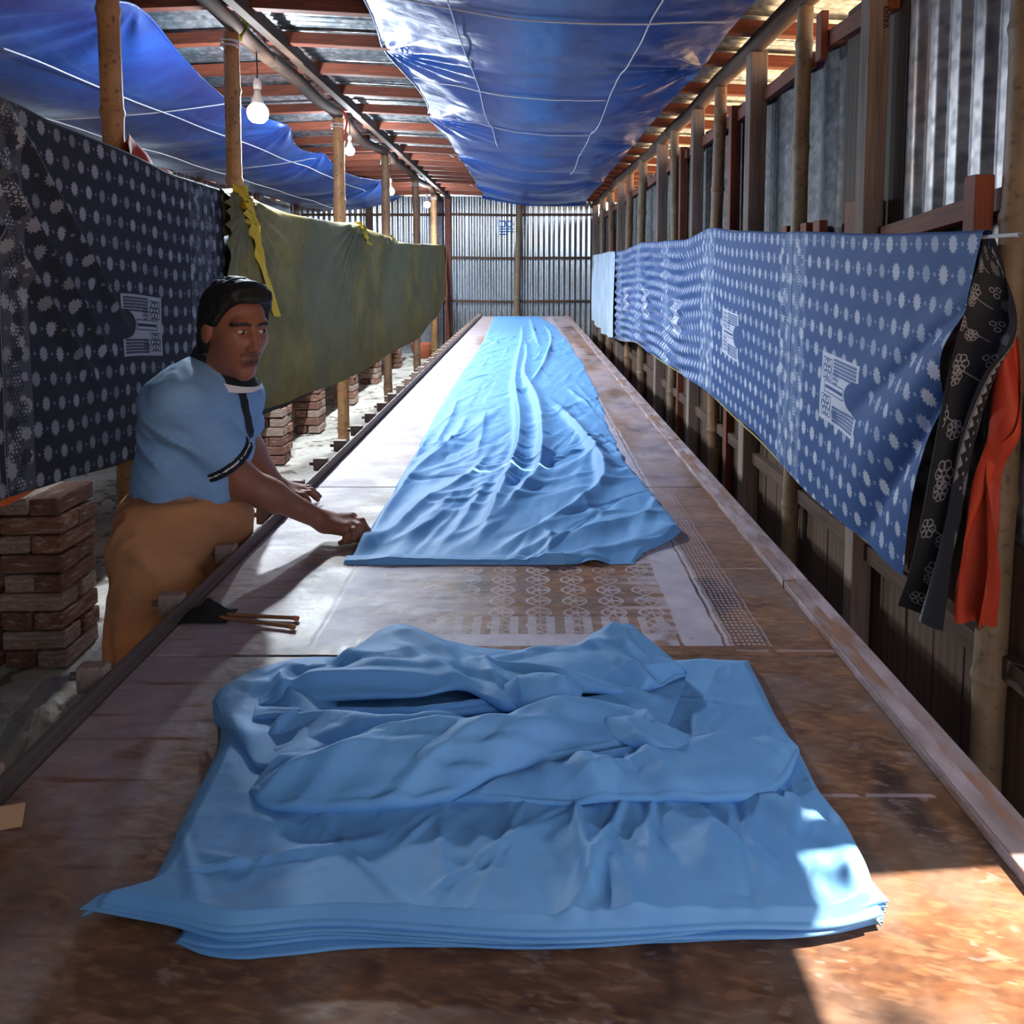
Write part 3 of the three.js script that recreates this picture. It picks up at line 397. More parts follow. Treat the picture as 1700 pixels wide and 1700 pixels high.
{
  const t = group('folded_blue_cloth'); tag(t, 'crumpled heap of light blue cotton cloth folded at the near end of the table', 'cloth');
  const lo = K.loF, st = K.stF;
  // the folded thickness under the top sheet: each layer ends in its own rounded fold
  const L = curve3(K.stL), Rr = curve3(K.stR), Fc = curve3(K.stF), Bc = curve3([K.stL[6], [-0.2, 0.05, -1.36], [0.15, 0.05, -1.4], K.stR[6]]), lf = curve3(lo);
  for (let k = 0; k < 4; k++) {
    const q = k / 3, off = (x) => 0.012 * (noise(x * 4, k * 3, 44) - 0.5);
    const front = (u) => { const a = lf(u), b = Fc(u); return [lerp(a.x, b.x, q), lerp(0.0005, b.y - TY - 0.007, q), lerp(a.z, b.z + 0.006, Math.min(1, q * 1.3)) + off(a.x)]; };
    const F = [], B = [], u0 = k < 2 ? 0.17 : 0; for (let i = 0; i <= 14; i++) { const f = front(lerp(u0, 1, i / 14)); F.push(f); B.push([f[0] * 0.97 + 0.0, f[1] + 0.004, f[2] - 0.02 - (k < 2 ? 0.1 : 0.28 * sstep(0.05, 0.4, i / 14))]); }
    mesh('under_fold', fold(B, F, { crown: 0.001, r: 0.0022, wr: 0.0015, s: 60 + k, nu: 110, nv: 30, pinch: 0.01 }), M.blue, t);
  }
  // creases of the top sheet: [x0, z0, x1, z1, width, height]
  const creases = [[-0.44, -0.90, -0.33, -0.87, 0.006, 0.004], [-0.17, -0.90, -0.13, -0.96, 0.005, 0.004], [-0.42, -0.965, -0.30, -0.935, 0.012, 0.007], [0.1, -0.93, 0.12, -0.84, 0.02, 0.008], [0.24, -0.955, 0.18, -0.83, 0.022, 0.009], [0.28, -0.95, 0.31, -0.85, 0.018, 0.007], [0.02, -0.94, 0.06, -0.87, 0.015, -0.006], [-0.08, -0.95, -0.02, -0.83, 0.02, 0.006], [0.36, -1.02, 0.42, -0.9, 0.015, 0.006], [0.2, -0.94, 0.24, -0.88, 0.012, -0.006]];
  const seg = (x, z, c) => { const dx = c[2] - c[0], dz = c[3] - c[1], t = clamp(((x - c[0]) * dx + (z - c[1]) * dz) / (dx * dx + dz * dz)), d = Math.hypot(x - c[0] - t * dx, z - c[1] - t * dz); return c[5] * Math.exp(-((d / c[4]) ** 2)) * Math.sin(Math.PI * clamp(t * 0.9 + 0.05)); };
  const cfR = creaseField(21, 30, -0.1, 0.46, -1.0, -0.82, 1.5, 0.6, 0.12, 0.024, 0.012), cfL = creaseField(22, 30, -0.54, 0.45, -1.3, -0.82, 0.5, 1.5, 0.1, 0.012, 0.005);
  mesh('top_sheet', sheet(300, 260, (u, v0) => {
    const roll = v0 < 0.06, v = roll ? 0 : (v0 - 0.06) / 0.94;
    const l = L(v), r = Rr(v), f = Fc(u), b = Bc(u), c00 = Fc(0), c10 = Fc(1), c01 = Bc(0), c11 = Bc(1);
    const p = l.clone().lerp(r, u).add(f.clone().lerp(b, v)).sub(c00.lerp(c10, u).lerp(c01.lerp(c11, u), v));
    const e = Math.min(u / 0.03, (1 - u) / 0.03, (1 - v) / 0.04, 1), em = Math.sqrt(clamp(e)), ef = clamp(v / 0.025);
    let h = TY + 0.003 + (0.02 + 0.012 * ef + 0.004 * Math.sin(Math.PI * u)) * em;
    const w = sstep(-0.1, 0.25, p.x);
    h += (lerp(0.005, 0.012, w) * (ridged(p.x * 7 + p.z * 1.5, p.z * 5, 21) - 0.55) + 0.005 * (ridged(p.x * 20 + p.z * 8, p.z * 16, 25) - 0.5)) * em * ef * sstep(0, 0.3, v);
    for (const c of creases) h += seg(p.x, p.z, c) * ef * em; h += (cfR(p.x, p.z) * sstep(-0.12, 0.1, p.x) + cfL(p.x, p.z)) * ef * em * (1 - 0.85 * sstep(0.28, 0.35, p.x) * sstep(-0.97, -0.91, p.z)); h = Math.min(h, TY + lerp(0.06, 0.042, sstep(-0.95, -1.02, p.z)));
    // the fold turned up at the near right corner
    h += seg(p.x, p.z, [0.36, -0.87, 0.43, -0.84, 0.014, 0.012]) + seg(p.x, p.z, [0.41, -0.88, 0.4, -0.83, 0.012, 0.01]);
    if (roll) { const a = (1 - v0 / 0.06) * Math.PI * 0.95; p.z += Math.sin(a) * 0.005; h = Math.max(h - (1 - Math.cos(a)) * 0.004, TY + 0.004); }
    return [p.x, h, p.z, p.x, p.z];
  }), M.blue, t);
  mesh('side_fold', fold(K.lB, K.lF, { crown: 0.005, r: 0.007, wr: 0.008, s: 31, sc: 10, pinch: 0.08, cr: creaseField(11, 14, -0.58, -0.3, -1.35, -1.05, 0.9, 0.8, 0.12, 0.028, 0.013) }), M.blue, t);
  mesh('middle_fold', fold(K.nB, K.nF, { crown: 0.006, r: 0.003, wr: 0.008, s: 35, sc: 8, pinch: 0.05, nu: 240, nv: 90, cr: creaseField(16, 30, -0.42, 0.28, -1.26, -1.03, -0.3, 0.9, 0.15, 0.028, 0.016) }), M.blue, t);
  mesh('rolled_fold', fold(K.wB, K.wF, { crown: 0.026, r: 0.009, wr: 0.012, s: 33, sc: 7, nu: 280, nv: 110, pinch: 0.06, lean: -0.35, cr: creaseField(13, 26, -0.4, 0.22, -1.12, -0.96, -0.32, 0.45, 0.2, 0.026, 0.016) }), M.blue, t);
  mesh('front_fold', fold(K.mB, K.mF, { crown: 0.014, r: 0.0062, wr: 0.008, s: 32, sc: 7, nu: 280, nv: 110, pinch: 0.05, lean: 0.15, cr: creaseField(12, 22, -0.1, 0.42, -1.12, -0.96, 0.4, 1.0, 0.14, 0.026, 0.014) }), M.blue, t);
  mesh('thin_fold', fold(K.uB, K.uF, { crown: 0.006, r: 0.0065, wr: 0.003, s: 34, sc: 9, pinch: 0.1, nu: 240, cr: creaseField(15, 8, -0.5, 0, -1.2, -1.12, 0.05, 0.3, 0.15, 0.012, 0.004) }), M.blue, t);
  { const B = [[0.1, 0.072, -1.14], [0.19, 0.078, -1.12], [0.26, 0.062, -1.1]], F = [[0.14, 0.06, -1.085], [0.2, 0.058, -1.06], [0.262, 0.052, -1.082]]; mesh('pleat', fold(B, F, { crown: 0.008, r: 0.004, wr: 0.006, s: 44, pinch: 0.3, cr: creaseField(19, 8, 0.1, 0.27, -1.15, -1.05, 0.5, 0.8, 0.07, 0.02, 0.008) }), M.blue, t); }
  mesh('back_fold', fold(K.tB, K.tF, { crown: 0.008, r: 0.0055, wr: 0.01, s: 36, sc: 7, nu: 280, nv: 110, pinch: 0.04, cr: creaseField(17, 34, -0.5, 0.3, -1.4, -1.12, 0.5, 1.1, 0.16, 0.03, 0.02) }), M.blue, t);
  { const B = [[-0.05, 0.085, -1.2], [0.02, 0.1, -1.215], [0.1, 0.08, -1.2]], F = [[-0.035, 0.078, -1.152], [0.03, 0.072, -1.128], [0.085, 0.074, -1.17]]; mesh('pleat', fold(B, F, { crown: 0.012, r: 0.005, wr: 0.008, s: 43, pinch: 0.2, cr: creaseField(18, 8, -0.05, 0.1, -1.22, -1.13, 0.9, 0.6, 0.08, 0.03, 0.012) }), M.blue, t); }
  { // back of the heap, falling from the crest to the table
    const bb = curve3(K.tB); mesh('back_drape', sheet(100, 24, (u, v) => { const p = bb(u); return [p.x, lerp(p.y, TY + 0.004, v) - 0.01 * Math.sin(v * 3.14) * noise(u * 9, v * 2, 51), p.z - 0.05 * v + 0.012 * (noise(u * 12, v * 3, 52) - 0.5) * v, p.x, v * 0.1]; }), M.blue, t); }
  // bunched hem at the near right corner
  for (let k = 0; k < 4; k++) { const y = 0.006 + k * 0.007; mesh('hem', fold([[0.33, y + 0.004, -0.86], [0.38, y + 0.006, -0.87], [0.43, y + 0.006, -0.87]], [[0.34, y - 0.003, -0.822 + k * 0.002], [0.39, y - 0.002, -0.824 + k * 0.001], [0.438 + k * 0.002, y - 0.002, -0.835]], { crown: 0.003, r: 0.004, wr: 0.006, s: 70 + k, sc: 22, pinch: 0.1, tuck: 0.02, nu: 60, nv: 30 }), M.blue, t); }
}
{ // the length laid out for printing
  const t = group('blue_cloth_length'); tag(t, 'long light blue cloth spread down the middle of the table with loose folds', 'cloth');
  const byZ = (pts) => pts.map(([x, , z]) => [-z, x]).sort((a, b) => a[0] - b[0]), Lx = byZ(K.cL), Rx = byZ(K.cR);
  const ridges = [['rA', 0.036, 0.04], ['rB', 0.036, 0.036], ['rC', 0.034, 0.036], ['rD1', 0.03, 0.018], ['rD2', 0.034, 0.02], ['rD3', 0.03, 0.016], ['rD4', 0.03, 0.014], ['rE1', 0.045, 0.02], ['rE2', 0.034, 0.018], ['rE3', 0.018, 0.012], ['rG1', 0.03, 0.04], ['rG2', 0.025, 0.035], ['rH1', 0.024, 0.009], ['rH2', 0.026, 0.01], ['rH3', 0.026, 0.01], ['rH4', 0.024, 0.012], ['rH5', 0.03, 0.012]].map(([k, w, h]) => [K[k].map((p) => [p[0], p[1]]), w, h]);
  for (const r of ridges) r[0] = new THREE.CatmullRomCurve3(r[0].map((p) => new THREE.Vector3(p[0], 0, p[1]))).getPoints(24).map((p) => [p.x, p.z]);
  const cfN = creaseField(31, 60, -0.5, 0.45, -3.4, -1.95, 2.2, 0.55, 0.28, 0.03, 0.008), cfM = creaseField(32, 90, -0.5, 0.45, -9.5, -2.6, 1.75, 0.45, 0.4, 0.04, 0.009);
  const zAt = (v) => -1 / lerp(1 / 1.918, 1 / 12.42, Math.pow(v, 0.93));
  const hgt = (x, z) => {
    let h = 0.004;
    for (const [P, w, a] of ridges) {
      let best = 9, bt = 0, sd = 1; for (let i = 0; i + 1 < P.length; i++) { const ax = P[i][0], az = P[i][1], dx = P[i + 1][0] - ax, dz = P[i + 1][1] - az, t = clamp(((x - ax) * dx + (z - az) * dz) / (dx * dx + dz * dz)), ex = x - ax - t * dx, ez = z - az - t * dz, d = Math.hypot(ex, ez); if (d < best) { best = d; bt = (i + t) / (P.length - 1); sd = (ex * dz - ez * dx) > 0 ? 1 : 0.62; } }
      if (best < w * 4) { const ww = w * sd * (0.75 + 0.5 * noise(bt * 5, a * 999, 123)); h += a * Math.exp(-Math.pow(best / ww, 1.5)) * Math.sin(Math.PI * clamp(bt * 0.96 + 0.02)) ** 0.8 * (0.75 + 0.5 * noise(bt * 7, w * 999, 124)); }
    }
    const k = Math.min(1, 3 / -z);
    h += cfN(x, z) + cfM(x, z) + 0.008 * Math.max(0, ridged(x * 6 + z * 1.1, z * 1.6, 121) - 0.55) + 0.004 * (ridged(x * 14 + z * 2, z * 5, 125) - 0.5) * k + 0.003 * (noise(x * 30 + z * 9, z * 12, 127) - 0.5);
    h += 0.035 * Math.exp(-(((x + 0.47) / 0.05) ** 2) - (((z + 2.04) / 0.06) ** 2));                  // lifted by the fingers
    h += 0.02 * Math.exp(-(((x - 0.43) / 0.08) ** 2) - (((z + 2.14) / 0.07) ** 2));                    // turned-up corner
    return Math.max(0.0025, h);
  };
  mesh('fabric', sheet(260, 560, (u, v) => {
    const z = zAt(v), xl = pl(Lx, -z) + 0.008 * (noise(z * 6, 1, 131) - 0.5), xr = pl(Rx, -z) + 0.02 * (noise(z * 5, 2, 132) - 0.5) + 0.01 * (noise(z * 22, 2, 133) - 0.5), x = lerp(xl, xr, u), e = clamp(Math.min(u, 1 - u) / 0.012) * clamp(v / 0.006), fr = 0.012 * Math.max(0, Math.sin(x * 38 + 1)) * sstep(0.05, 0.15, x) * (1 - sstep(0, 0.02, v));
    return [x, TY + lerp(0.0015, hgt(x, z), e) + fr, z + (v === 0 ? 0.01 * (noise(x * 10, 4, 135) - 0.5) : 0), x, z];
  }), M.blue, t);
  // sewn hem across the front
  mesh('hem', sheet(120, 6, (u, v) => { const x = lerp(-0.5, 0.1, u), z = lerp(-1.912, -1.955, v); return [x, TY + 0.007 + (v > 0 && v < 1 ? hgt(x, z) : 0.0) - (v === 0 || v === 1 ? 0.006 : 0), z, x, z]; }), M.blue, t);
}
// ---------------------------------------------------------------- printed cloths hung on lines
function burst(c, x, y, r, spikes = 11, tall = 1) { c.beginPath(); for (let i = 0; i < spikes * 2; i++) { const a = i / spikes * Math.PI, q = i % 2 ? r * 0.78 : r * 1.12; c.lineTo(x + Math.cos(a) * q, y + Math.sin(a) * q * tall); } c.closePath(); c.fill(); }
function ring(c, x, y, r, w) { c.lineWidth = w; c.beginPath(); c.arc(x, y, r, 0, 7); c.stroke(); }
function flower(c, x, y, r, n = 6) { c.lineWidth = r * 0.13; for (let i = 0; i < n; i++) { const a = i / n * 6.2832; c.beginPath(); c.arc(x + Math.cos(a) * r * 0.6, y + Math.sin(a) * r * 0.6, r * 0.36, 0, 7); c.stroke(); } ring(c, x, y, r * 0.24, r * 0.12); }
function yoke(c, x, y, w, h, pale, base) { // printed neckline panel, lying on its side: neck opening towards the near end
  c.save(); c.translate(2 * x + w, 0); c.scale(-1, 1); c.fillStyle = pale; c.fillRect(x, y, w, h); c.strokeStyle = base; c.lineWidth = w * 0.012;
  for (let i = 0; i < 5; i++) { c.strokeRect(x + w * 0.36, y + h * (0.05 + i * 0.05), w * 0.58, h * 0.02); c.strokeRect(x + w * 0.36, y + h * (0.93 - i * 0.05), w * 0.58, h * 0.02); }
  c.fillStyle = base; c.fillRect(x + w * 0.14, y + h * 0.47, w * 0.5, h * 0.045); c.strokeRect(x + w * 0.12, y + h * 0.41, w * 0.54, h * 0.16);
  for (const yy of [0.08, 0.62]) { c.strokeRect(x + w * 0.05, y + h * yy, w * 0.26, h * 0.3); c.strokeStyle = base; flower(c, x + w * 0.18, y + h * (yy + 0.15), w * 0.12); flower(c, x + w * 0.42, y + h * (yy + 0.22), w * 0.09); }
  c.fillStyle = base; c.beginPath(); c.ellipse(x + w * 0.98, y + h * 0.48, w * 0.3, h * 0.24, 0, 0, 7); c.fill(); c.restore();
}
function dotted(base, pale, seamAt, withYoke) { // 1.32 m x 1.16 m
  return (c, W, H) => {
    const s = W / 1.32; c.fillStyle = base; c.fillRect(0, 0, W, H);
    for (let j = 0; j < 15; j++) for (let i = 0; i < 17; i++) {
      const x = (i + (j % 2) * 0.5 + 0.25) * W / 17, y = (j + 0.5) * H / 15; c.fillStyle = pale; c.globalAlpha = 0.62 + 0.3 * hash(i, j, 3); burst(c, x, y, 0.0185 * s * (0.9 + 0.2 * hash(i, j, 4)), 12, 1.3);
      c.globalAlpha = 0.5; c.beginPath(); c.arc(x + W / 34, y, 0.006 * s, 0, 7); c.fill();
    }
    c.globalAlpha = 1;
    if (seamAt >= 0) for (const sd of [-1, 1]) { // lace band on each side of the seam
      for (const base0 of [seamAt * W, seamAt * W + W, seamAt * W - W]) {
        const x0 = base0 + sd * 0.075 * s; c.globalAlpha = 0.35; c.fillStyle = pale; c.fillRect(x0 - 0.055 * s, 0, 0.11 * s, H); c.globalAlpha = 0.85;
        for (let k = 0; k < 34; k++) { c.fillStyle = k % 3 ? pale : base; burst(c, x0 + (hash(k, sd, 7) - 0.5) * 0.08 * s, (k + 0.5) / 34 * H, 0.02 * s * (0.6 + 0.7 * hash(k, sd, 8)), 7); c.strokeStyle = base; flower(c, x0 + (hash(k, sd, 9) - 0.5) * 0.05 * s, (k + 0.2) / 34 * H, 0.022 * s); }
        c.globalAlpha = 0.7; c.fillStyle = pale; c.fillRect(base0 + sd * 0.012 * s, 0, 0.004 * s, H); c.globalAlpha = 1;
      }
    }
    if (withYoke) { const [yx, yy] = withYoke; yoke(c, yx * s, yy * s, 0.29 * s, 0.235 * s, pale, base); }
  };
}
// a cloth thrown over a line: front face from the hem up, over the line, and a short fall behind
function hang(X, top, bot, side, { nu = 260, nv = 60, back = 0.22, uv, disp, over = 0.012, skew = 0 }) {
  const z0 = top[0][0], z1 = top[top.length - 1][0];
  return sheet(nu, nv, (u, v) => {
    const T = 0.82, z = lerp(z0 + skew * Math.max(0, 1 - v / T), z1, u), yt = pl(top, z), yb = pl(bot, z);
    let x, y, n;
    if (v < T) { y = lerp(yb, yt, v / T); x = X + side * over; n = v / T; } else if (v < 0.9) { const a = (v - T) / (0.9 - T) * Math.PI; x = X + side * over * Math.cos(a); y = yt + over * Math.sin(a); n = 1; } else { x = X - side * over; y = yt - (v - 0.9) / 0.1 * back; n = 1; }
    const d = disp(-z === 0 ? 0 : -z, y, n, yt, yb);
    return [x + side * d[0] * (v < T ? 1 : 0.3), y + (d[1] ?? 0), -z + (d[2] ?? 0), ...uv(z, y + (v >= T ? (v - T) * 0.3 : 0))];
  });
}
// lines
const lineMat = M.rope;
tag(mesh('clothes_line', rope([[-1.5, 2.06, -1.7], [-1.5, 2.0, -2.36], [-1.5, 1.985, -2.65], [-1.5, 1.925, -3.3], [-1.5, 1.94, -3.7], [-1.5, 1.885, -4.6], [-1.5, 1.905, -5.65], [-1.5, 1.93, -6.23], [-1.5, 1.895, -7.67], [-1.5, 1.86, -8.38], [-1.5, 1.9, -10.5], [-1.5, 1.98, -13.2]], 0.005, 120), lineMat), 'long cord that carries the dark dotted and yellow cloths', 'rope');
tag(mesh('clothes_line', rope([[1.05, 1.625, -1.55], [1.05, 1.63, -2.03], [1.05, 1.68, -2.92], [1.05, 1.77, -4.17], [1.05, 1.73, -4.8], [1.05, 1.78, -6.7], [1.05, 1.74, -7.96], [1.05, 1.76, -11.4]], 0.005, 100), lineMat), 'long cord that carries the blue printed cloth by the tin wall', 'rope');
// right: blue printed cloth, several dress lengths in one piece
{
  const map = canvasTex(1536, 1350, dotted('#2a4b80', '#c4c6d2', 0, [0.72, 0.42]), 1.32, 1.16);
  const m = phy({ map, roughness: 0.72, side: THREE.DoubleSide, sheen: 0.3, sheenColor: new THREE.Color(0.4, 0.6, 1), sheenRoughness: 0.5 });
  const top = [[1.66, 1.63], [1.7, 1.63], [2.03, 1.64], [2.92, 1.69], [3.6, 1.73], [4.17, 1.78], [4.8, 1.74], [5.6, 1.76], [6.7, 1.79], [7.96, 1.75], [8.5, 1.755]], bot = [[1.66, 0.76], [1.9, 0.72], [2.55, 0.73], [3.32, 0.8], [4.25, 0.86], [5.59, 0.845], [6.82, 0.86], [8.15, 0.76], [8.5, 0.75]];
  const g = hang(1.05, top, bot, -1, { nu: 460, nv: 80, skew: 0.25, uv: (z, y) => [z - 1.52 + (1.63 - pl(top, z)) * 0, 1.16 - (pl(top, z) - y) - 0.02], disp: (z, y, n, yt, yb) => {
    const q = -z, h = yt - y; let d = 0.012 * Math.sin(q * 3.1) * h + 0.02 * (fbm(q * 1.3, y * 0.8, 3, 141) - 0.5) * Math.min(1, h * 3);
    // diagonal pulls from the near top corner
    const a = Math.atan2(h, q - 1.45), rr = Math.hypot(h, q - 1.45); d += 0.045 * Math.pow(Math.abs(Math.sin(a * 10 + 0.4)), 0.8) * sstep(0.1, 0.5, rr) * (1 - sstep(0.7, 1.5, rr)) * sstep(0.35, 0.8, a);
    // soft level ripples of the far half
    const fr = sstep(3.9, 5.2, q); d += 0.013 * fr * Math.sin((y + 0.03 * Math.sin(q * 4)) * 68 + 1.5 * fbm(q * 2, y, 2, 144)) * sstep(0.02, 0.1, h);
    d += 0.006 * (noise(q * 9, y * 9, 146) - 0.5);
    d += 0.02 * n * 0; return [d];
  } });
  const t = group('blue_printed_cloth'); mesh('fabric', g, m, t); mesh('selvedge', rope(Array.from({ length: 60 }, (_, i) => { const q = 1.92 + i * 6.55 / 59; return [1.038, pl(bot, q) - 0.002, -q]; }), 0.004, 200, 5), std({ color: 0x9a8a5a, roughness: 0.8 }), t);
  tag(t, 'long blue cloth printed with white dots and neckline panels, hung along the tin wall', 'cloth');
}
{ // pale length beyond it
  const map = tex(512, 512, (u, v) => mixc([150, 172, 196], [196, 208, 220], fbm(u * 10, v * 4, 4, 151, 10, 4)), true, 1, 1);
  const top = [[8.52, 1.755], [9.2, 1.77], [10, 1.765], [11.3, 1.77]], bot = [[8.52, 0.75], [9.2, 0.7], [10.1, 0.72], [11.3, 0.77]];
  const t = group('pale_cloth'); mesh('fabric', hang(1.03, top, bot, -1, { nu: 120, nv: 40, uv: (z, y) => [z, y], disp: (z, y, n, yt) => [0.03 * Math.sin(z * 7) * (1 - n) + 0.012 * Math.sin(z * 23 + y * 3)] }), std({ map, roughness: 0.85, side: THREE.DoubleSide }), t);
  mesh('border', hang(1.025, [[11.26, 1.7], [11.42, 1.45]], [[11.26, 0.78], [11.42, 0.74]], -1, { nu: 8, nv: 20, back: 0.02, uv: (z, y) => [z, y], disp: () => [0.0] }), std({ color: 0xc8982e, roughness: 0.8, side: THREE.DoubleSide }), t);
  tag(t, 'washed out pale blue cloth with a mustard border at the wall far end', 'cloth');
}
// left: dark dotted cloth
{
  const map2 = canvasTex(1536, 1350, dotted('#1b1c25', '#9c9ba0', 0.02, [0.66, 0.53]), 1.32, 1.16);
  map2.wrapS = THREE.RepeatWrapping;
  const top = [[1.75, 2.06], [2.09, 2.03], [2.36, 2.0], [2.65, 1.985], [3.11, 1.94], [3.56, 1.93]], bot = [[1.75, 0.92], [2.02, 0.9], [2.25, 0.88], [2.62, 0.84], [3.56, 0.79]];
  const g = hang(-1.5, top, bot, 1, { nu: 220, nv: 90, uv: (z, y) => [z - 1.99, 1.16 - (pl(top, z) - y) - 0.01], disp: (z, y, n, yt) => {
    const q = -z, h = yt - y; let d = 0.025 * (fbm(q * 2, y * 1.2, 3, 161) - 0.5) * Math.min(1, h * 2);
    const a = h - (q - 1.95) * 1.05, along = Math.hypot(h, q - 1.95); for (const o of [-0.12, 0.1, 0.28]) d += 0.03 * Math.exp(-(((a - o) / 0.03) ** 2)) * sstep(0.05, 0.3, along) * (1 - sstep(0.7, 1.1, along));
    return [d + 0.006 * (noise(q * 8, y * 8, 164) - 0.5)];
  } });
  const t = group('dark_dotted_cloth'); mesh('fabric', g, std({ map: map2, roughness: 0.85, side: THREE.DoubleSide }), t);
  tag(t, 'near black cloth printed with pale dots and one neckline panel, hung behind the worker', 'cloth');
  const o = mesh('orange_cloth', hang(-1.535, [[1.75, 1.9], [2.4, 1.85]], [[1.75, 0.86], [2.03, 0.865], [2.27, 0.875], [2.4, 0.95]], 1, { nu: 40, nv: 24, uv: (z, y) => [z, y], disp: (z, y) => [0.008 * Math.sin(z * 20)] }), std({ color: 0xd8641e, roughness: 0.75, side: THREE.DoubleSide }));
  tag(o, 'orange cloth whose hem peeks out below the dark dotted cloth', 'cloth');
  const r = mesh('red_rag', sheet(40, 30, (u, v) => { const z = lerp(-2.78, -3.16, u), a = (v - 0.5) * 2, f = Math.sin(u * 14 + v * 3); return [-1.535 + 0.03 * a + 0.012 * f, lerp(2.055, 1.93, Math.abs(u - 0.15) * 1.15) + 0.02 * Math.sin(u * 9) - 0.09 * a * a, z, u * 0.4, v * 0.2]; }), std({ color: 0xa83024, roughness: 0.7, side: THREE.DoubleSide }));
  tag(r, 'crumpled red rag lying over the line at the foot of the nearest visible bamboo post', 'rag');
}
// left: olive yellow cloth
{
  const map = tex(1024, 512, (u, v) => { const a = fbm(u * 7, v * 5, 5, 171, 7, 5), b = fbm(u * 40, v * 30, 3, 172, 40, 30), c = fbm(u * 4 + 3, v * 2, 4, 173, 4, 2); return mixc(mixc([106, 94, 46], [156, 136, 68], clamp(a * 1.3 - 0.15 + (b - 0.5) * 0.5)), [118, 116, 92], sstep(0.45, 0.65, c) * 0.6); }, true, 2.6, 1.25);
  const top = [[3.54, 1.93], [3.7, 1.95], [4.1, 1.91], [4.58, 1.89], [5.2, 1.9], [5.65, 1.91], [6.23, 1.94], [6.9, 1.915], [7.67, 1.9], [8.38, 1.86], [9.5, 1.88], [11, 1.93], [13.1, 1.985]], bot = [[3.54, 0.82], [3.7, 0.8], [4.5, 0.73], [5.65, 0.66], [7.58, 0.64], [10.19, 0.64], [11.6, 0.78], [12.76, 1.0], [13.1, 1.1]];
  const fan = (q, h, q0, amp) => { const a = Math.atan2(q - q0, h + 0.02), rr = Math.hypot(q - q0, h); return amp * Math.abs(Math.sin(a * 16)) * Math.exp(-rr / 0.32) * sstep(0, 0.06, rr); };
  const disp = (z, y, n, yt) => { const q = -z, h = Math.max(0, yt - y); return [0.03 * (fbm(q * 1.1, y, 3, 175) - 0.3) * Math.min(1, h * 3) + fan(q, h, 3.72, 0.08) + fan(q, h, 6.25, 0.08) + fan(q, h, 7.65, 0.04) + 0.01 * (noise(q * 7, y * 7, 178) - 0.5) + 0.02 * Math.sin(q * 2.2) * h]; };
  const m = std({ map, roughness: 0.8, side: THREE.DoubleSide }), t = group('yellow_cloth');
  mesh('fabric', hang(-1.5, top, bot, 1, { nu: 420, nv: 64, uv: (z, y) => [z, y], disp }), m, t);
  const yel = std({ map: tex(128, 256, (u, v) => mixc([206, 166, 20], [240, 206, 60], fbm(u * 12, v * 5, 3, 181, 12, 5)), true, 0.1, 0.5), roughness: 0.6, side: THREE.DoubleSide });
  const strip = (z0, y0, z1, y1, w0, w1, o) => sheet(12, 40, (u, v) => { const q = lerp(z0, z1, v) + (u - 0.5) * lerp(w0, w1, v), y = lerp(y0, y1, v) - 0.1 * v * (1 - v), d = disp(-q, y, 0, pl(top, q))[0]; return [-1.5 + 0.012 + d + 0.012 + 0.014 * Math.sin(u * 3.14) + 0.006 * Math.sin(u * 19), y + 0.012 * (1 - v), -q, u * 0.1, v * 0.5]; });
  mesh('gathered_edge', strip(3.66, 1.958, 4.2, 1.28, 0.13, 0.07, 0), yel, t);
  mesh('gathered_edge', strip(6.2, 1.945, 6.75, 1.78, 0.12, 0.07, 0), yel, t);
  mesh('gathered_edge', strip(7.7, 1.91, 8.35, 1.855, 0.16, 0.05, 0), yel, t);
  mesh('border', sheet(4, 30, (u, v) => [-1.47 + 0.01 * Math.sin(v * 9), lerp(1.98, 1.02, v), -13.02 - u * 0.16, u * 0.1, v]), std({ color: 0xe0962a, roughness: 0.7, side: THREE.DoubleSide }), t);
  tag(t, 'long olive yellow cloth hung on the line behind the worker', 'cloth');
  const dk = mesh('navy_cloth', hang(-1.55, [[3.5, 1.7], [5.6, 1.7]], [[3.5, 0.77], [3.75, 0.74], [4.5, 0.69], [5.1, 0.67], [5.6, 0.7]], 1, { nu: 80, nv: 20, back: 0.05, uv: (z, y) => [z, y], disp: (z, y) => [0.008 * Math.sin(z * 9)] }), std({ color: 0x20222c, roughness: 0.85, side: THREE.DoubleSide }));
  tag(dk, 'navy cloth whose hem shows below the yellow cloth', 'cloth');
}
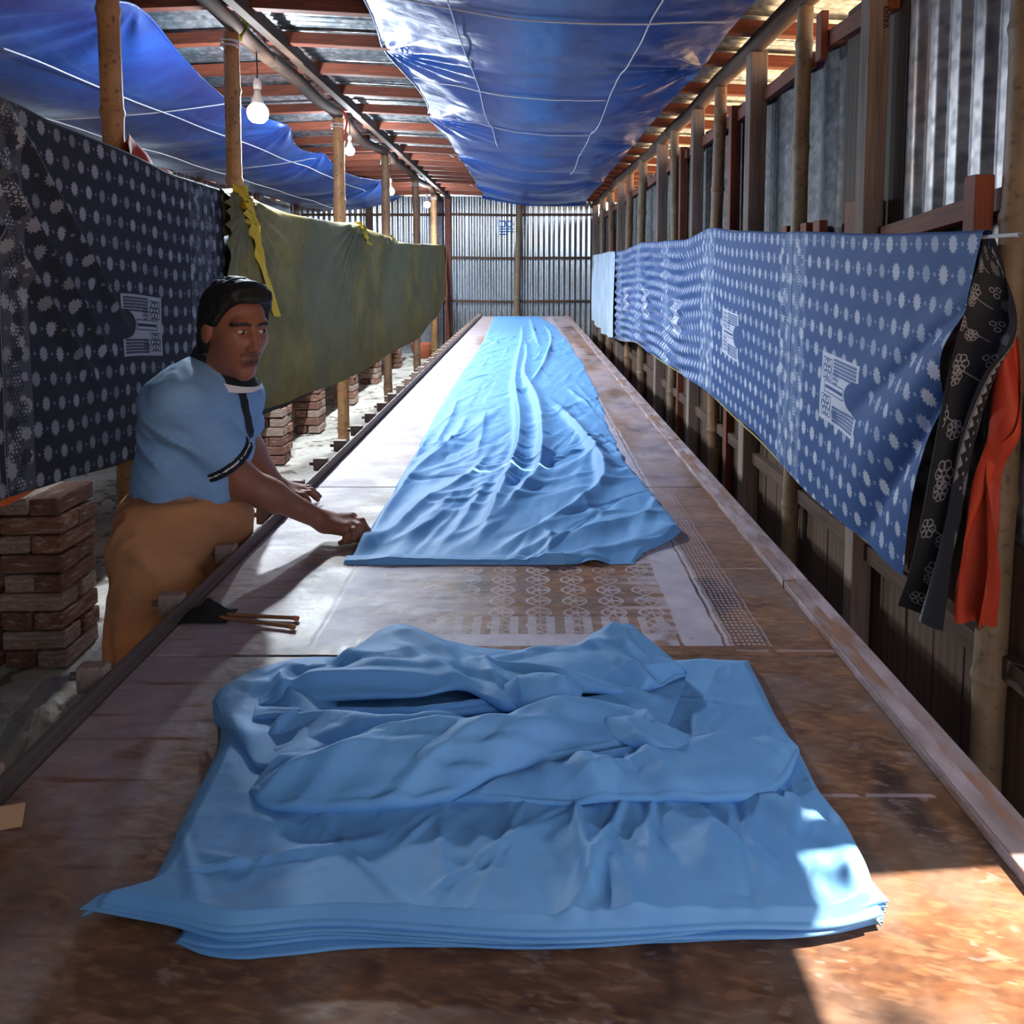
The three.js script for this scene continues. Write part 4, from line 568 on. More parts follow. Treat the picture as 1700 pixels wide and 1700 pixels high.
// the printed end that hangs down beside the last wall post, and the red cloth behind it
{
  const L = [[1.648, 1.66], [1.60, 1.74], [1.35, 1.75], [1.1, 1.84], [0.9, 1.9], [0.7, 1.965], [0.62, 1.99]];   // [y, distance] of the edge next to the dotted cloth
  const draw = (c, W, H) => { // 0.36 m x 1.1 m
    const s = H / 1.1; c.fillStyle = '#14151d'; c.fillRect(0, 0, W, H); c.strokeStyle = c.fillStyle = '#8d8a90';
    for (let k = 0; k < 9; k++) { const y = (k + 0.5) / 9 * H; flower(c, W * (0.22 + 0.1 * (k % 2)), y, 0.028 * s, 6); flower(c, W * (0.36 - 0.06 * (k % 2)), y + 0.035 * s, 0.022 * s, 7); c.lineWidth = 0.003 * s; c.beginPath(); c.moveTo(W * 0.26, y); c.lineTo(W * 0.5, y + 0.05 * s); c.stroke(); for (const [a, b] of [[0, 0], [0.022, -0.004], [0.012, 0.02]]) ring(c, W * 0.5 + a * s, y - 0.02 * s + b * s, 0.008 * s, 0.0035 * s); c.globalAlpha = 0.6; burst(c, W * 0.62, y + 0.03 * s, 0.024 * s, 14); c.globalAlpha = 1; }
    for (let k = 0; k < 40; k++) { const y = k / 40 * H; c.beginPath(); c.moveTo(W * 0.8, y); c.lineTo(W * 0.74, y + H / 80); c.lineTo(W * 0.8, y + H / 40); c.fill(); c.beginPath(); c.arc(W * 0.71, y, 0.004 * s, 0, 7); c.fill(); }
    c.fillRect(W * 0.81, 0, W * 0.012, H); c.fillStyle = '#1b1c26'; c.fillRect(W * 0.83, 0, W * 0.17, H);
  };
  const map = canvasTex(512, 1536, draw); map.wrapS = map.wrapT = THREE.ClampToEdgeWrapping;
  const edge = (pts) => { const c = new THREE.CatmullRomCurve3(pts.map((p) => new THREE.Vector3(...p)), false, 'centripetal'); return (v) => c.getPoint(clamp(v)); };
  const a = edge(K2.printL), b = edge(K2.printR);
  tag(mesh('floral_cloth_end', sheet(60, 120, (u, v) => { const p = a(v).lerp(b(v), u); p.x += -0.03 * Math.sin(u * Math.PI * 2.2 + v * 2) * sstep(0, 0.2, v) - 0.02 * Math.sin(u * 3.14); p.z += 0.02 * Math.sin(u * 9 + v * 4) * sstep(0, 0.25, v); return [p.x, p.y, p.z, u, 1 - v]; }), std({ map, roughness: 0.8, side: THREE.DoubleSide })), 'black cloth end printed with flowers and a zigzag border, beside the wall post', 'cloth');
  const ra = edge(K2.redL), rb = edge(K2.redR), redMap = tex(256, 512, (u, v) => mixc([150, 44, 26], [206, 70, 34], fbm(u * 8, v * 3, 4, 191, 8, 3)));
  tag(mesh('red_cloth', sheet(40, 80, (u, v) => { const p = ra(v).lerp(rb(v), u); p.x += 0.02 * Math.sin(u * 8 + v * 5); p.z += 0.015 * Math.sin(u * 11 + 1); return [p.x, p.y, p.z, u, v]; }), std({ map: redMap, roughness: 0.7, side: THREE.DoubleSide })), 'rust red cloth hanging between the floral end and the nearest bamboo wall post', 'cloth');
}
// ---------------------------------------------------------------- tarpaulins under the roof
M.tarp = phy({ map: tex(512, 512, (u, v) => { const a = fbm(u * 5, v * 5, 5, 201, 5, 5), b = noise(u * 128, v * 128, 202, 128, 128); return mixc([10, 44, 112], [20, 78, 158], clamp(a * 1.2 - 0.1 + (b - 0.5) * 0.25)); }, true, 1.2, 1.2), roughness: 0.36, clearcoat: 0.25, clearcoatRoughness: 0.3, bumpMap: grey(512, 512, (u, v) => ridged(u * 12, v * 12, 203) * 0.6, 0.9, 0.9), bumpScale: 0.004, side: THREE.DoubleSide });
{
  const eyes = [-2.2, -4.4, -6.33, -8.53, -11.46, -12.75], eyesR = [-2.2, -4.32, -6.9, -9.86, -12.75], lines = [-1.9, -3.3, -4.85, -6.05, -7.4, -8.6, -9.8, -11.2, -12.7];
  const wave = (z, P) => { for (let i = 0; i + 1 < P.length; i++) if (z <= P[i] && z >= P[i + 1]) return Math.sin(Math.PI * (P[i] - z) / (P[i] - P[i + 1])); return 0; };
  const fan = (x, z, ex, ez, sgn) => { const dx = (x - ex) * sgn, dz = z - ez, r = Math.hypot(dx, dz), a = Math.atan2(dz, dx); return 0.02 * Math.sin(a * 15 + ez) * Math.exp(-r / 0.45) * sstep(0.02, 0.2, r); };
  const edge = rope;
  const t = group('tarpaulin'); tag(t, 'large blue tarpaulin slung under the roof above the printing table', 'tarpaulin');
  const f = (u, v) => {
    const z = lerp(-2.2, -12.75, v), wl = wave(z, eyes), wr = wave(z, eyesR), el = -0.86 + (z < -8 ? 0.06 : 0) + 0.1 * wl * (z > -9 ? 1 : 0.6), er = 1.02 - 0.06 * wr;
    const x = lerp(el, er, u); let y = lerp(2.86 - 0.05 * wl, 2.735 - 0.05 * wr, u) - 0.075 * Math.sin(Math.PI * u) * (1 - 0.4 * Math.abs(u - 0.4)) - 0.05 * wave(z, lines) * Math.sin(Math.PI * clamp(u * 1.05));
    for (const e of eyes) y += fan(x, z, -0.86, e, 1); for (const e of eyesR) y += fan(x, z, 1.02, e, -1);
    y += 0.016 * (fbm(x * 3, z * 4, 4, 211) - 0.5) + 0.006 * (ridged(x * 6, z * 5, 212) - 0.5);
    if (v > 0.985) y -= (v - 0.985) * 4;
    return [x, y, z, x, z];
  };
  mesh('sheet', sheet(120, 420, f), M.tarp, t);
  mesh('hem_cord', rope(Array.from({ length: 90 }, (_, i) => { const p = f(0, i / 89); return [p[0], p[1] + 0.002, p[2]]; }), 0.007, 240, 6), M.tarp, t);
  for (const [i, e] of eyes.slice(1, 5).entries()) mesh('tie_string', rope([[-0.86, 2.86, e], [-0.9, 2.88, e + 0.01], [-0.92, roofY(-0.9) - 0.02, e + 0.02]], 0.004, 8), M.rope, t);
  // cords that carry the tarpaulin
  const low = (x, z) => { const v = (z + 2.2) / -10.55, w = f(clamp((x + 0.8) / 1.8), clamp(v)); return w[1] - 0.012; };
  const cordAlong = (x0, x1, z0, z1) => rope(Array.from({ length: 26 }, (_, i) => { const q = i / 25, x = lerp(x0, x1, q), z = lerp(z0, z1, q); return [x, low(x, z), z]; }), 0.0042, 90);
  for (const [x0, x1, z0, z1] of [[-0.36, -0.28, -2.3, -6.9], [0.56, 0.5, -2.3, -8.6], [-0.8, 0.9, -3.3, -3.36], [-0.75, 0.52, -4.85, -4.9], [-0.7, 0.52, -6.05, -6.15]]) mesh('support_cord', cordAlong(x0, x1, z0, z1), M.rope, t);
}
{
  const eyes = [-2.0, -3.71, -6.81, -8.27, -10.76, -13.0], lines = [-1.4, -2.6, -3.9, -5.2, -6.5, -7.9, -9.2, -10.6, -12, -13.1];
  const wave = (z, P) => { for (let i = 0; i + 1 < P.length; i++) if (z <= P[i] && z >= P[i + 1]) return Math.sin(Math.PI * (P[i] - z) / (P[i] - P[i + 1])); return 0; };
  const ex = (z) => pl([[2, -1.95], [3.71, -1.95], [6.81, -2.2], [8.27, -2.3], [10.76, -2.16], [13, -2.2]], -z);
  const t = group('tarpaulin'); tag(t, 'second blue tarpaulin slung above the far aisle beyond the bamboo posts', 'tarpaulin');
  const f = (u, v) => {
    const z = lerp(-2.0, -13.0, v), wl = wave(z, eyes), e0 = ex(z) - 0.12 * wl, x = lerp(e0, -4.05, u);
    let y = lerp(2.87 - 0.07 * wl, 2.68, u) - 0.13 * Math.sin(Math.PI * Math.pow(u, 0.8)) - 0.05 * wave(z, lines) * Math.sin(Math.PI * clamp(u * 1.05));
    for (const e of eyes) { const dx = -(x - ex(e)), dz = z - e, r = Math.hypot(dx, dz); y += 0.022 * Math.sin(Math.atan2(dz, dx) * 13) * Math.exp(-r / 0.5) * sstep(0.02, 0.2, r); }
    return [x, y + 0.016 * (fbm(x * 3, z * 3, 4, 221) - 0.5), z, x, z];
  };
  mesh('sheet', sheet(100, 360, f), M.tarp, t);
  mesh('hem_cord', rope(Array.from({ length: 80 }, (_, i) => { const p = f(0, i / 79); return [p[0], p[1] + 0.002, p[2]]; }), 0.007, 200, 6), M.tarp, t);
  const low = (x, z) => f(clamp((x - ex(z)) / (-4.05 - ex(z))), clamp((z + 2) / -11))[1] - 0.012;
  const cord = (P) => { const pts = []; let drop = 9; for (let i = 0; i <= 30; i++) { const q = i / 30, x = lerp(P[0], P[2], q), z = lerp(P[1], P[3], q); pts.push([x, low(x, z), z]); } const y0 = pts[0][1], y1 = pts[30][1]; pts.forEach((p, i) => { drop = Math.min(drop, p[1] - lerp(y0, y1, i / 30)); }); pts.forEach((p, i) => { p[1] = lerp(lerp(y0, y1, i / 30) + drop * 0.8, p[1], 0.25); }); return rope(pts, 0.0042, 90); };
  for (const [P] of [[[-2.55, -3.6, -2.4, -10.8]], [[-3.3, -3.9, -3.1, -12.4]], [[-2.1, -5.1, -4.0, -5.2]], [[-2.2, -7.6, -4.0, -7.7]]]) mesh('support_cord', cord(P), M.rope, t);
}
// ---------------------------------------------------------------- bulbs on their flex
const bulbMat = std({ color: 0xffffff, emissive: new THREE.Color().setRGB(0.9, 0.96, 1), emissiveIntensity: 6, roughness: 0.4 });
const whitePlastic = std({ color: 0xd8d8d6, roughness: 0.4 });
for (const [x, y, z, label, s] of [[-1.57, 2.46, -4.28, 'big white bulb on a flex beside the bamboo post, nearest of the four', 1.15], [-1.55, 2.585, -6.39, 'lit white bulb just beyond the third bamboo post', 0.8], [-1.57, 2.445, -8.35, 'lit white bulb, second from the far end', 0.9], [-1.57, 2.565, -11.38, 'lit white bulb hanging at the far end of the row', 1]]) {
  const t = group('light_bulb'); t.position.set(x, y, z); tag(t, label, 'bulb', 'bulbs along the ridge');
  const prof = [[0.001, -0.052], [0.03, -0.046], [0.047, -0.028], [0.054, 0], [0.05, 0.022], [0.036, 0.04], [0.03, 0.046]].map(([a, b]) => new THREE.Vector2(a * s, b * s));
  mesh('bulb_glass', new THREE.LatheGeometry(prof, 28), bulbMat, t);
  mesh('bulb_base', new THREE.LatheGeometry([[0.031, 0.044], [0.027, 0.07], [0.017, 0.095], [0.014, 0.12], [0.001, 0.121]].map(([a, b]) => new THREE.Vector2(a * s, b * s)), 24), whitePlastic, t);
  mesh('socket', new THREE.LatheGeometry([[0.019, 0.115], [0.02, 0.155], [0.012, 0.17], [0.001, 0.171]].map(([a, b]) => new THREE.Vector2(a * s, b * s)), 20), whitePlastic, t);
  mesh('flex', rope([[0, 0.165 * s, 0], [0.004, (2.83 - y) * 0.6, 0.004], [0, 2.83 - y, 0]], 0.004, 10), M.cord, t);
  // the cap hides the bulb from above: a weak light all round and the main light downward
  const c = new THREE.Color().setRGB(0.8, 0.91, 1), l = new THREE.PointLight(c, 6); l.position.set(x, y - 0.005, z); l.castShadow = true; l.shadow.radius = 2.5; scene.add(l);
  const d = new THREE.SpotLight(c, 18, 0, 1.45, 0.5); d.position.set(x, y - 0.005, z); d.target.position.set(x + 0.3, 0, z); d.castShadow = true; d.shadow.radius = 2.5; scene.add(d, d.target);
}
// odd strips of cloth tied to the posts under the ridge
tag(mesh('ribbon', sheet(4, 20, (u, v) => [-1.55 + (u - 0.5) * 0.025 + 0.02 * Math.sin(v * 4), lerp(2.93, 2.79, v), -4.02 + 0.01 * Math.sin(v * 9 + u), u, v]), std({ color: 0x9aa22a, roughness: 0.7, side: THREE.DoubleSide })), 'yellow green ribbon tied at the top of the post by the nearest bulb', 'ribbon');
tag(mesh('red_string', rope([[-1.52, 2.86, -6.05], [-1.49, 2.78, -6.06], [-1.5, 2.7, -6.05], [-1.51, 2.63, -6.06]], 0.008, 20), std({ color: 0xb02a20, roughness: 0.7 })), 'red string hanging from the third post top beside its bulb', 'string');
// ---------------------------------------------------------------- the worker
const V = (x, y, z) => new THREE.Vector3(x, y, z);
const smin = (a, b, k) => { const h = Math.max(k - Math.abs(a - b), 0) / k; return Math.min(a, b) - h * h * k * 0.25; };
const smax = (a, b, k) => -smin(-a, -b, k);
// distance to a capsule whose radius runs from ra to rb
const cone = (a, b, ra, rb) => { const bx_ = b[0] - a[0], by = b[1] - a[1], bz = b[2] - a[2], q = 1 / (bx_ * bx_ + by * by + bz * bz); return (x, y, z) => { const px = x - a[0], py = y - a[1], pz = z - a[2], t = clamp((px * bx_ + py * by + pz * bz) * q); return Math.hypot(px - t * bx_, py - t * by, pz - t * bz) - lerp(ra, rb, t); }; };
const ell = (c, r) => { const m = Math.min(...r); return (x, y, z) => { const px = (x - c[0]) / r[0], py = (y - c[1]) / r[1], pz = (z - c[2]) / r[2], k = Math.hypot(px, py, pz); const g = Math.hypot(px / r[0], py / r[1], pz / r[2]); return g < 1e-6 ? -m : k * (k - 1) / g; }; };
const join = (k, ...f) => (x, y, z) => { let d = f[0](x, y, z); for (let i = 1; i < f.length; i++) d = smin(d, f[i](x, y, z), k); return d; };
// surface nets over a box
function skin(f, lo, hi, h, colour) {
  const n = [0, 1, 2].map((i) => Math.ceil((hi[i] - lo[i]) / h) + 1), [nx, ny, nz] = n, F = new Float32Array(nx * ny * nz), id = (i, j, k) => (k * ny + j) * nx + i;
  for (let k = 0; k < nz; k++) for (let j = 0; j < ny; j++) for (let i = 0; i < nx; i++) F[id(i, j, k)] = f(lo[0] + i * h, lo[1] + j * h, lo[2] + k * h);
  const vid = new Int32Array(nx * ny * nz).fill(-1), pos = [], idx = [];
  for (let k = 0; k < nz - 1; k++) for (let j = 0; j < ny - 1; j++) for (let i = 0; i < nx - 1; i++) {
    let c = 0, sx = 0, sy = 0, sz = 0, m = 0;
    const v = []; for (let q = 0; q < 8; q++) { v[q] = F[id(i + (q & 1), j + ((q >> 1) & 1), k + (q >> 2))]; if (v[q] < 0) m++; }
    if (m === 0 || m === 8) continue;
    for (let a = 0; a < 8; a++) for (const bit of [1, 2, 4]) if (!(a & bit)) { const b = a | bit; if ((v[a] < 0) !== (v[b] < 0)) { const t = v[a] / (v[a] - v[b]); sx += (a & 1) + (bit === 1 ? t : 0); sy += ((a >> 1) & 1) + (bit === 2 ? t : 0); sz += (a >> 2) + (bit === 4 ? t : 0); c++; } }
    vid[id(i, j, k)] = pos.length / 3; pos.push(lo[0] + (i + sx / c) * h, lo[1] + (j + sy / c) * h, lo[2] + (k + sz / c) * h);
  }
  const quad = (a, b, c, d, flip) => { if (a < 0 || b < 0 || c < 0 || d < 0) return; flip ? idx.push(a, c, b, a, d, c) : idx.push(a, b, c, a, c, d); };
  for (let k = 1; k < nz - 1; k++) for (let j = 1; j < ny - 1; j++) for (let i = 1; i < nx - 1; i++) {
    const o = F[id(i, j, k)] < 0;
    if (o !== F[id(i + 1, j, k)] < 0) quad(vid[id(i, j - 1, k - 1)], vid[id(i, j, k - 1)], vid[id(i, j, k)], vid[id(i, j - 1, k)], !o);
    if (o !== F[id(i, j + 1, k)] < 0) quad(vid[id(i - 1, j, k - 1)], vid[id(i - 1, j, k)], vid[id(i, j, k)], vid[id(i, j, k - 1)], !o);
    if (o !== F[id(i, j, k + 1)] < 0) quad(vid[id(i - 1, j - 1, k)], vid[id(i, j - 1, k)], vid[id(i, j, k)], vid[id(i - 1, j, k)], !o);
  }
  const g = new THREE.BufferGeometry(), N = new Float32Array(pos.length), C = new Float32Array(pos.length), uv = new Float32Array(pos.length / 3 * 2), e = h * 0.5;
  for (let p = 0; p < pos.length; p += 3) {
    const x = pos[p], y = pos[p + 1], z = pos[p + 2], gx = f(x + e, y, z) - f(x - e, y, z), gy = f(x, y + e, z) - f(x, y - e, z), gz = f(x, y, z + e) - f(x, y, z - e), l = Math.hypot(gx, gy, gz) || 1;
    N[p] = gx / l; N[p + 1] = gy / l; N[p + 2] = gz / l; const c = colour ? colour(x, y, z) : [1, 1, 1]; C[p] = c[0]; C[p + 1] = c[1]; C[p + 2] = c[2]; uv[p / 3 * 2] = x + z; uv[p / 3 * 2 + 1] = y;
  }
  g.setAttribute('position', new THREE.Float32BufferAttribute(pos, 3)); g.setAttribute('normal', new THREE.BufferAttribute(N, 3)); g.setAttribute('color', new THREE.BufferAttribute(C, 3)); g.setAttribute('uv', new THREE.BufferAttribute(uv, 2)); g.setIndex(idx);
  return g;
}
{
  const t = group('person'); tag(t, 'man in a light blue polo shirt and brown trousers reaching over the table rail', 'person');
  const lin = (r, g, b) => { const c = new THREE.Color(r / 255, g / 255, b / 255).convertSRGBToLinear(); return [c.r, c.g, c.b]; };
  const SK = lin(140, 86, 64), SKd = lin(104, 60, 46), LIP = lin(98, 50, 46), BLK = lin(14, 11, 11), WHT = lin(190, 176, 168), NAIL = lin(160, 96, 84);
  // joints
  const hipR = [-0.99, 0.86, -1.9], hipL = [-0.93, 0.86, -2.04], kneeR = [-0.985, 0.47, -1.84], kneeL = [-0.915, 0.49, -2.13], ankR = [-1.05, 0.08, -1.85], ankL = [-1.02, 0.08, -2.17];
  const shR = [-0.905, 1.195, -1.865], shL = [-0.915, 1.185, -2.18], elR = [-0.8, 0.965, -1.98], wrR = [-0.605, 0.805, -2.1], elL = [-0.905, 0.955, -2.33], wrL = [-0.845, 0.81, -2.41];
  const neckB = [-0.895, 1.235, -2.04], head = [-0.805, 1.385, -1.985];
  // head frame
  const fw = V(0.77, -0.13, 0.6).normalize(), up0 = V(0.06, 1, 0.0).normalize(), rt = up0.clone().cross(fw).normalize(), up = fw.clone().cross(rt);
  const toHead = (x, y, z) => { const a = x - head[0], b = y - head[1], c = z - head[2]; return [a * rt.x + b * rt.y + c * rt.z, a * up.x + b * up.y + c * up.z, a * fw.x + b * fw.y + c * fw.z]; };
  const cran = ell([0, 0.032, -0.012], [0.074, 0.094, 0.094]), jaw = ell([0, -0.05, 0.022], [0.056, 0.074, 0.066]), cheek = ell([0, -0.015, 0.045], [0.062, 0.042, 0.045]);
  const nose = cone([0, 0.012, 0.09], [0, -0.03, 0.107], 0.008, 0.0125), nL = ell([0.012, -0.034, 0.096], [0.0095, 0.008, 0.011]), nR = ell([-0.012, -0.034, 0.096], [0.0095, 0.008, 0.011]);
  const brow = cone([-0.036, 0.03, 0.074], [0.036, 0.03, 0.074], 0.012, 0.012), chin = ell([0, -0.108, 0.062], [0.024, 0.02, 0.022]);
  const eyeL = ell([0.031, 0.011, 0.073], [0.015, 0.012, 0.014]), eyeR = ell([-0.031, 0.011, 0.073], [0.015, 0.012, 0.014]), sockL = ell([0.031, 0.012, 0.096], [0.02, 0.013, 0.017]), sockR = ell([-0.031, 0.012, 0.096], [0.02, 0.013, 0.017]);
  const lipU = cone([-0.02, -0.066, 0.083], [0.02, -0.066, 0.083], 0.006, 0.006), lipM = cone([0, -0.065, 0.09], [0, -0.065, 0.0901], 0.007, 0.007), lipD = cone([-0.015, -0.077, 0.083], [0.015, -0.077, 0.083], 0.0075, 0.0075), mouth = cone([-0.02, -0.0715, 0.094], [0.02, -0.0715, 0.094], 0.0022, 0.0022);
  const earL = ell([0.077, -0.004, -0.012], [0.011, 0.033, 0.02]), earR = ell([-0.077, -0.004, -0.012], [0.011, 0.033, 0.02]);
  const headLocal = (a, b, c) => {
    let d = smin(cran(a, b, c), jaw(a, b, c), 0.04); d = smin(d, cheek(a, b, c), 0.03); d = smin(d, chin(a, b, c), 0.03); d = smin(d, brow(a, b, c), 0.02);
    d = smax(d, -sockL(a, b, c), 0.014); d = smax(d, -sockR(a, b, c), 0.014); d = smin(d, eyeL(a, b, c), 0.003); d = smin(d, eyeR(a, b, c), 0.003);
    d = smin(d, nose(a, b, c), 0.014); d = smin(d, nL(a, b, c), 0.006); d = smin(d, nR(a, b, c), 0.006); d = smin(d, Math.min(lipU(a, b, c), lipM(a, b, c)), 0.008); d = smin(d, lipD(a, b, c), 0.008);
    return smin(d, Math.min(earL(a, b, c), earR(a, b, c)), 0.008);
  };
  const neck = cone([head[0] - 0.03, head[1] - 0.07, head[2] - 0.02], neckB, 0.054, 0.06);
  const headF = (x, y, z) => { const q = toHead(x, y, z); return smin(headLocal(...q), neck(x, y, z), 0.035); };
  const headC = (x, y, z) => {
    const [a, b, c] = toHead(x, y, z), ax = Math.abs(a);
    if (c > 0.05) {
      const ex = (ax - 0.031) / 0.0125, ey = (b - 0.0105) / 0.0042; if (ex * ex + ey * ey < 1 && c > 0.07) { const ir = Math.hypot((a - Math.sign(a) * 0.031 - 0.003) / 0.0052, (b - 0.0105) / 0.0048); return ir < 1 ? BLK : WHT; }
      if (ex * ex * 0.8 + ey * ey * 0.35 < 1 && c > 0.06) return SKd;
      const by = 0.0345 - 90 * 0.02 * (ax - 0.03) ** 2 * 6; if (ax > 0.008 && ax < 0.054 && Math.abs(b - by + 0.002) < 0.0048) return BLK;
      if (Math.abs(b + 0.0715) < 0.0022 && ax < 0.021 && c > 0.07) return lin(40, 18, 18);
      if (b < -0.0615 && b > -0.084 && ax < 0.023 * Math.sqrt(Math.max(0, 1 - ((b + 0.0725) / 0.0125) ** 2)) && c > 0.075) return LIP;
      if (ax < 0.03 && b < -0.045 && b > -0.06 && c > 0.08) return lin(100, 62, 50);
    }
    return SK;
  };
  // hands: five fingers as chains rooted in the palm
  const chain = (pts, r0, r1) => { const f = []; for (let i = 0; i + 1 < pts.length; i++) f.push(cone(pts[i], pts[i + 1], lerp(r0, r1, i / (pts.length - 1)), lerp(r0, r1, (i + 1) / (pts.length - 1)))); return join(0.005, ...f); };
  const o = wrR; const h_ = (a, b, c) => [o[0] + a, o[1] + b, o[2] + c];
  const palmR = join(0.02, cone(h_(0.0, 0, 0), h_(0.075, 0.0, -0.005), 0.026, 0.02), cone(h_(0.01, -0.003, 0.012), h_(0.078, -0.006, 0.03), 0.022, 0.016), cone(h_(0.01, 0, -0.012), h_(0.08, 0.004, -0.01), 0.02, 0.016), cone(h_(0.015, -0.006, 0.022), h_(0.066, -0.014, 0.04), 0.018, 0.014));
  const fingersR = [chain([h_(0.075, 0.004, -0.01), h_(0.115, 0.005, 0.012), h_(0.137, -0.016, 0.032), h_(0.142, -0.038, 0.04)], 0.0115, 0.0078),      // index, reaching to the cloth
    chain([h_(0.08, 0.002, 0.012), h_(0.112, -0.002, 0.034), h_(0.12, -0.026, 0.046), h_(0.108, -0.041, 0.044)], 0.0115, 0.0082),
    chain([h_(0.076, -0.004, 0.028), h_(0.1, -0.011, 0.048), h_(0.1, -0.033, 0.054), h_(0.086, -0.043, 0.05)], 0.011, 0.008),
    chain([h_(0.064, -0.012, 0.041), h_(0.08, -0.022, 0.058), h_(0.076, -0.038, 0.06), h_(0.062, -0.044, 0.055)], 0.0098, 0.0072),
    chain([h_(0.03, -0.01, -0.02), h_(0.07, -0.026, -0.022), h_(0.105, -0.036, -0.002), h_(0.132, -0.041, 0.028)], 0.0125, 0.0085)];          // thumb from the side of the palm
  const o2 = wrL, g_ = (a, b, c) => [o2[0] + a, o2[1] + b, o2[2] + c];
  const palmL = join(0.02, cone(g_(0, 0, 0), g_(0.07, -0.014, -0.012), 0.027, 0.019), cone(g_(0, 0, 0), g_(0.065, -0.016, 0.025), 0.024, 0.016), cone(g_(0, 0, 0), g_(0.07, -0.014, -0.04), 0.022, 0.015));
  const fingersL = [[0.07, 0.025, 0.045, 0.012], [0.078, 0.006, 0.058, 0.006], [0.076, -0.016, 0.056, -0.004], [0.068, -0.038, 0.042, -0.012]].map(([a, c, l, s]) => chain([g_(a, -0.015, c), g_(a + l * 0.5, -0.012, c + s * 0.5), g_(a + l * 0.85, -0.028, c + s), g_(a + l, -0.036, c + s * 1.2)], 0.0105, 0.0076)); fingersL.push(chain([g_(0.02, -0.01, 0.022), g_(0.045, -0.024, 0.05), g_(0.07, -0.034, 0.062)], 0.0125, 0.0085));
  const armR = join(0.03, cone(shR, elR, 0.056, 0.044), cone(elR, [lerp(elR[0], wrR[0], 0.35), lerp(elR[1], wrR[1], 0.35) - 0.004, lerp(elR[2], wrR[2], 0.35)], 0.043, 0.041), cone([lerp(elR[0], wrR[0], 0.3), lerp(elR[1], wrR[1], 0.3), lerp(elR[2], wrR[2], 0.3)], wrR, 0.041, 0.026));
  const armL = join(0.03, cone(shL, elL, 0.054, 0.043), cone(elL, wrL, 0.042, 0.026));
  const torso = join(0.08, ell([-0.925, 1.13, -2.04], [0.122, 0.15, 0.145]), ell([-0.94, 0.98, -1.99], [0.124, 0.16, 0.128]), cone(shR, shL, 0.055, 0.055), cone([-0.965, 1.175, -2.04], [neckB[0] - 0.02, neckB[1] - 0.02, neckB[2]], 0.07, 0.035), cone([-0.935, 1.17, -1.94], [-0.92, 1.165, -2.14], 0.08, 0.08));
  const legs = join(0.06, ell([-0.945, 0.87, -1.97], [0.108, 0.12, 0.14]), cone(hipR, kneeR, 0.088, 0.062), cone(kneeR, ankR, 0.06, 0.04), cone(hipL, kneeL, 0.088, 0.062), cone(kneeL, ankL, 0.06, 0.04));
  const feet = join(0.02, cone([ankR[0], 0.05, ankR[2]], [ankR[0] + 0.15, 0.034, ankR[2] + 0.03], 0.042, 0.03), cone([ankL[0], 0.05, ankL[2]], [ankL[0] + 0.15, 0.034, ankL[2] - 0.01], 0.042, 0.03));
  const handR = (x, y, z) => { let d = palmR(x, y, z); for (const f of fingersR) d = smin(d, f(x, y, z), 0.006); return smin(d, armR(x, y, z), 0.02); }, handL = (x, y, z) => { let d = palmL(x, y, z); for (const f of fingersL) d = smin(d, f(x, y, z), 0.006); return smin(d, armL(x, y, z), 0.02); };
  const bodyF = (x, y, z) => Math.min(smin(smin(smin(torso(x, y, z), legs(x, y, z), 0.05), armR(x, y, z), 0.03), armL(x, y, z), 0.03), feet(x, y, z), smin(neck(x, y, z), torso(x, y, z), 0.04));
  const clip = (f, c, n) => (x, y, z) => Math.max(f(x, y, z), -((x - c[0]) * n[0] + (y - c[1]) * n[1] + (z - c[2]) * n[2]));  // keep the side n points to
  const nail = fingersR[0];
  const skinGeo = mergeGeometries([
    skin(bodyF, [-1.25, -0.02, -2.55], [-0.56, 1.36, -1.7], 0.0135, () => SK),
    skin(headF, [head[0] - 0.2, head[1] - 0.2, head[2] - 0.16], [head[0] + 0.16, head[1] + 0.16, head[2] + 0.16], 0.0036, headC),
    skin(clip(handR, [wrR[0] - 0.06, wrR[1] + 0.05, wrR[2] + 0.04], [0.75, -0.45, -0.45]), [wrR[0] - 0.11, wrR[1] - 0.07, wrR[2] - 0.07], [wrR[0] + 0.17, wrR[1] + 0.12, wrR[2] + 0.12], 0.0036, (x, y, z) => { const tp = h_(0.145, -0.036, 0.045); return Math.hypot(x - tp[0], y - tp[1], z - tp[2]) < 0.0075 ? NAIL : SK; }),
    skin(handL, [wrL[0] - 0.05, wrL[1] - 0.07, wrL[2] - 0.09], [wrL[0] + 0.16, wrL[1] + 0.05, wrL[2] + 0.1], 0.0045, () => SK)]);
  mesh('body', skinGeo, phy({ vertexColors: true, roughness: 0.52, sheen: 0.15, sheenColor: new THREE.Color(1, 0.7, 0.5) }), t);
  // hair
  const nape = ell([0, -0.03, -0.045], [0.062, 0.07, 0.05]);
  const quiff = ell([0.005, 0.09, 0.036], [0.052, 0.03, 0.034]);
  const hairF = (x, y, z) => { const [a, b, c] = toHead(x, y, z), line = c > 0.005 ? lerp(0.012, 0.086, sstep(0.015, 0.066, c)) : c > -0.035 ? lerp(-0.07, 0.012, sstep(-0.035, 0.005, c)) : -0.07; const n = 0.004 * (noise(a * 90, b * 90 + c * 60, 401) + noise(c * 110, b * 70, 402) - 1); return smax(smin(smin(cran(a, b - 0.004, c), nape(a, b, c), 0.03), quiff(a, b, c), 0.03) - 0.013 - n - 0.004 * sstep(0.06, 0.12, b), line - b, 0.012); };
  mesh('hair', skin(hairF, [head[0] - 0.17, head[1] - 0.17, head[2] - 0.17], [head[0] + 0.17, head[1] + 0.19, head[2] + 0.17], 0.0042), std({ color: 0x0c0a0a, roughness: 0.6 }), t);
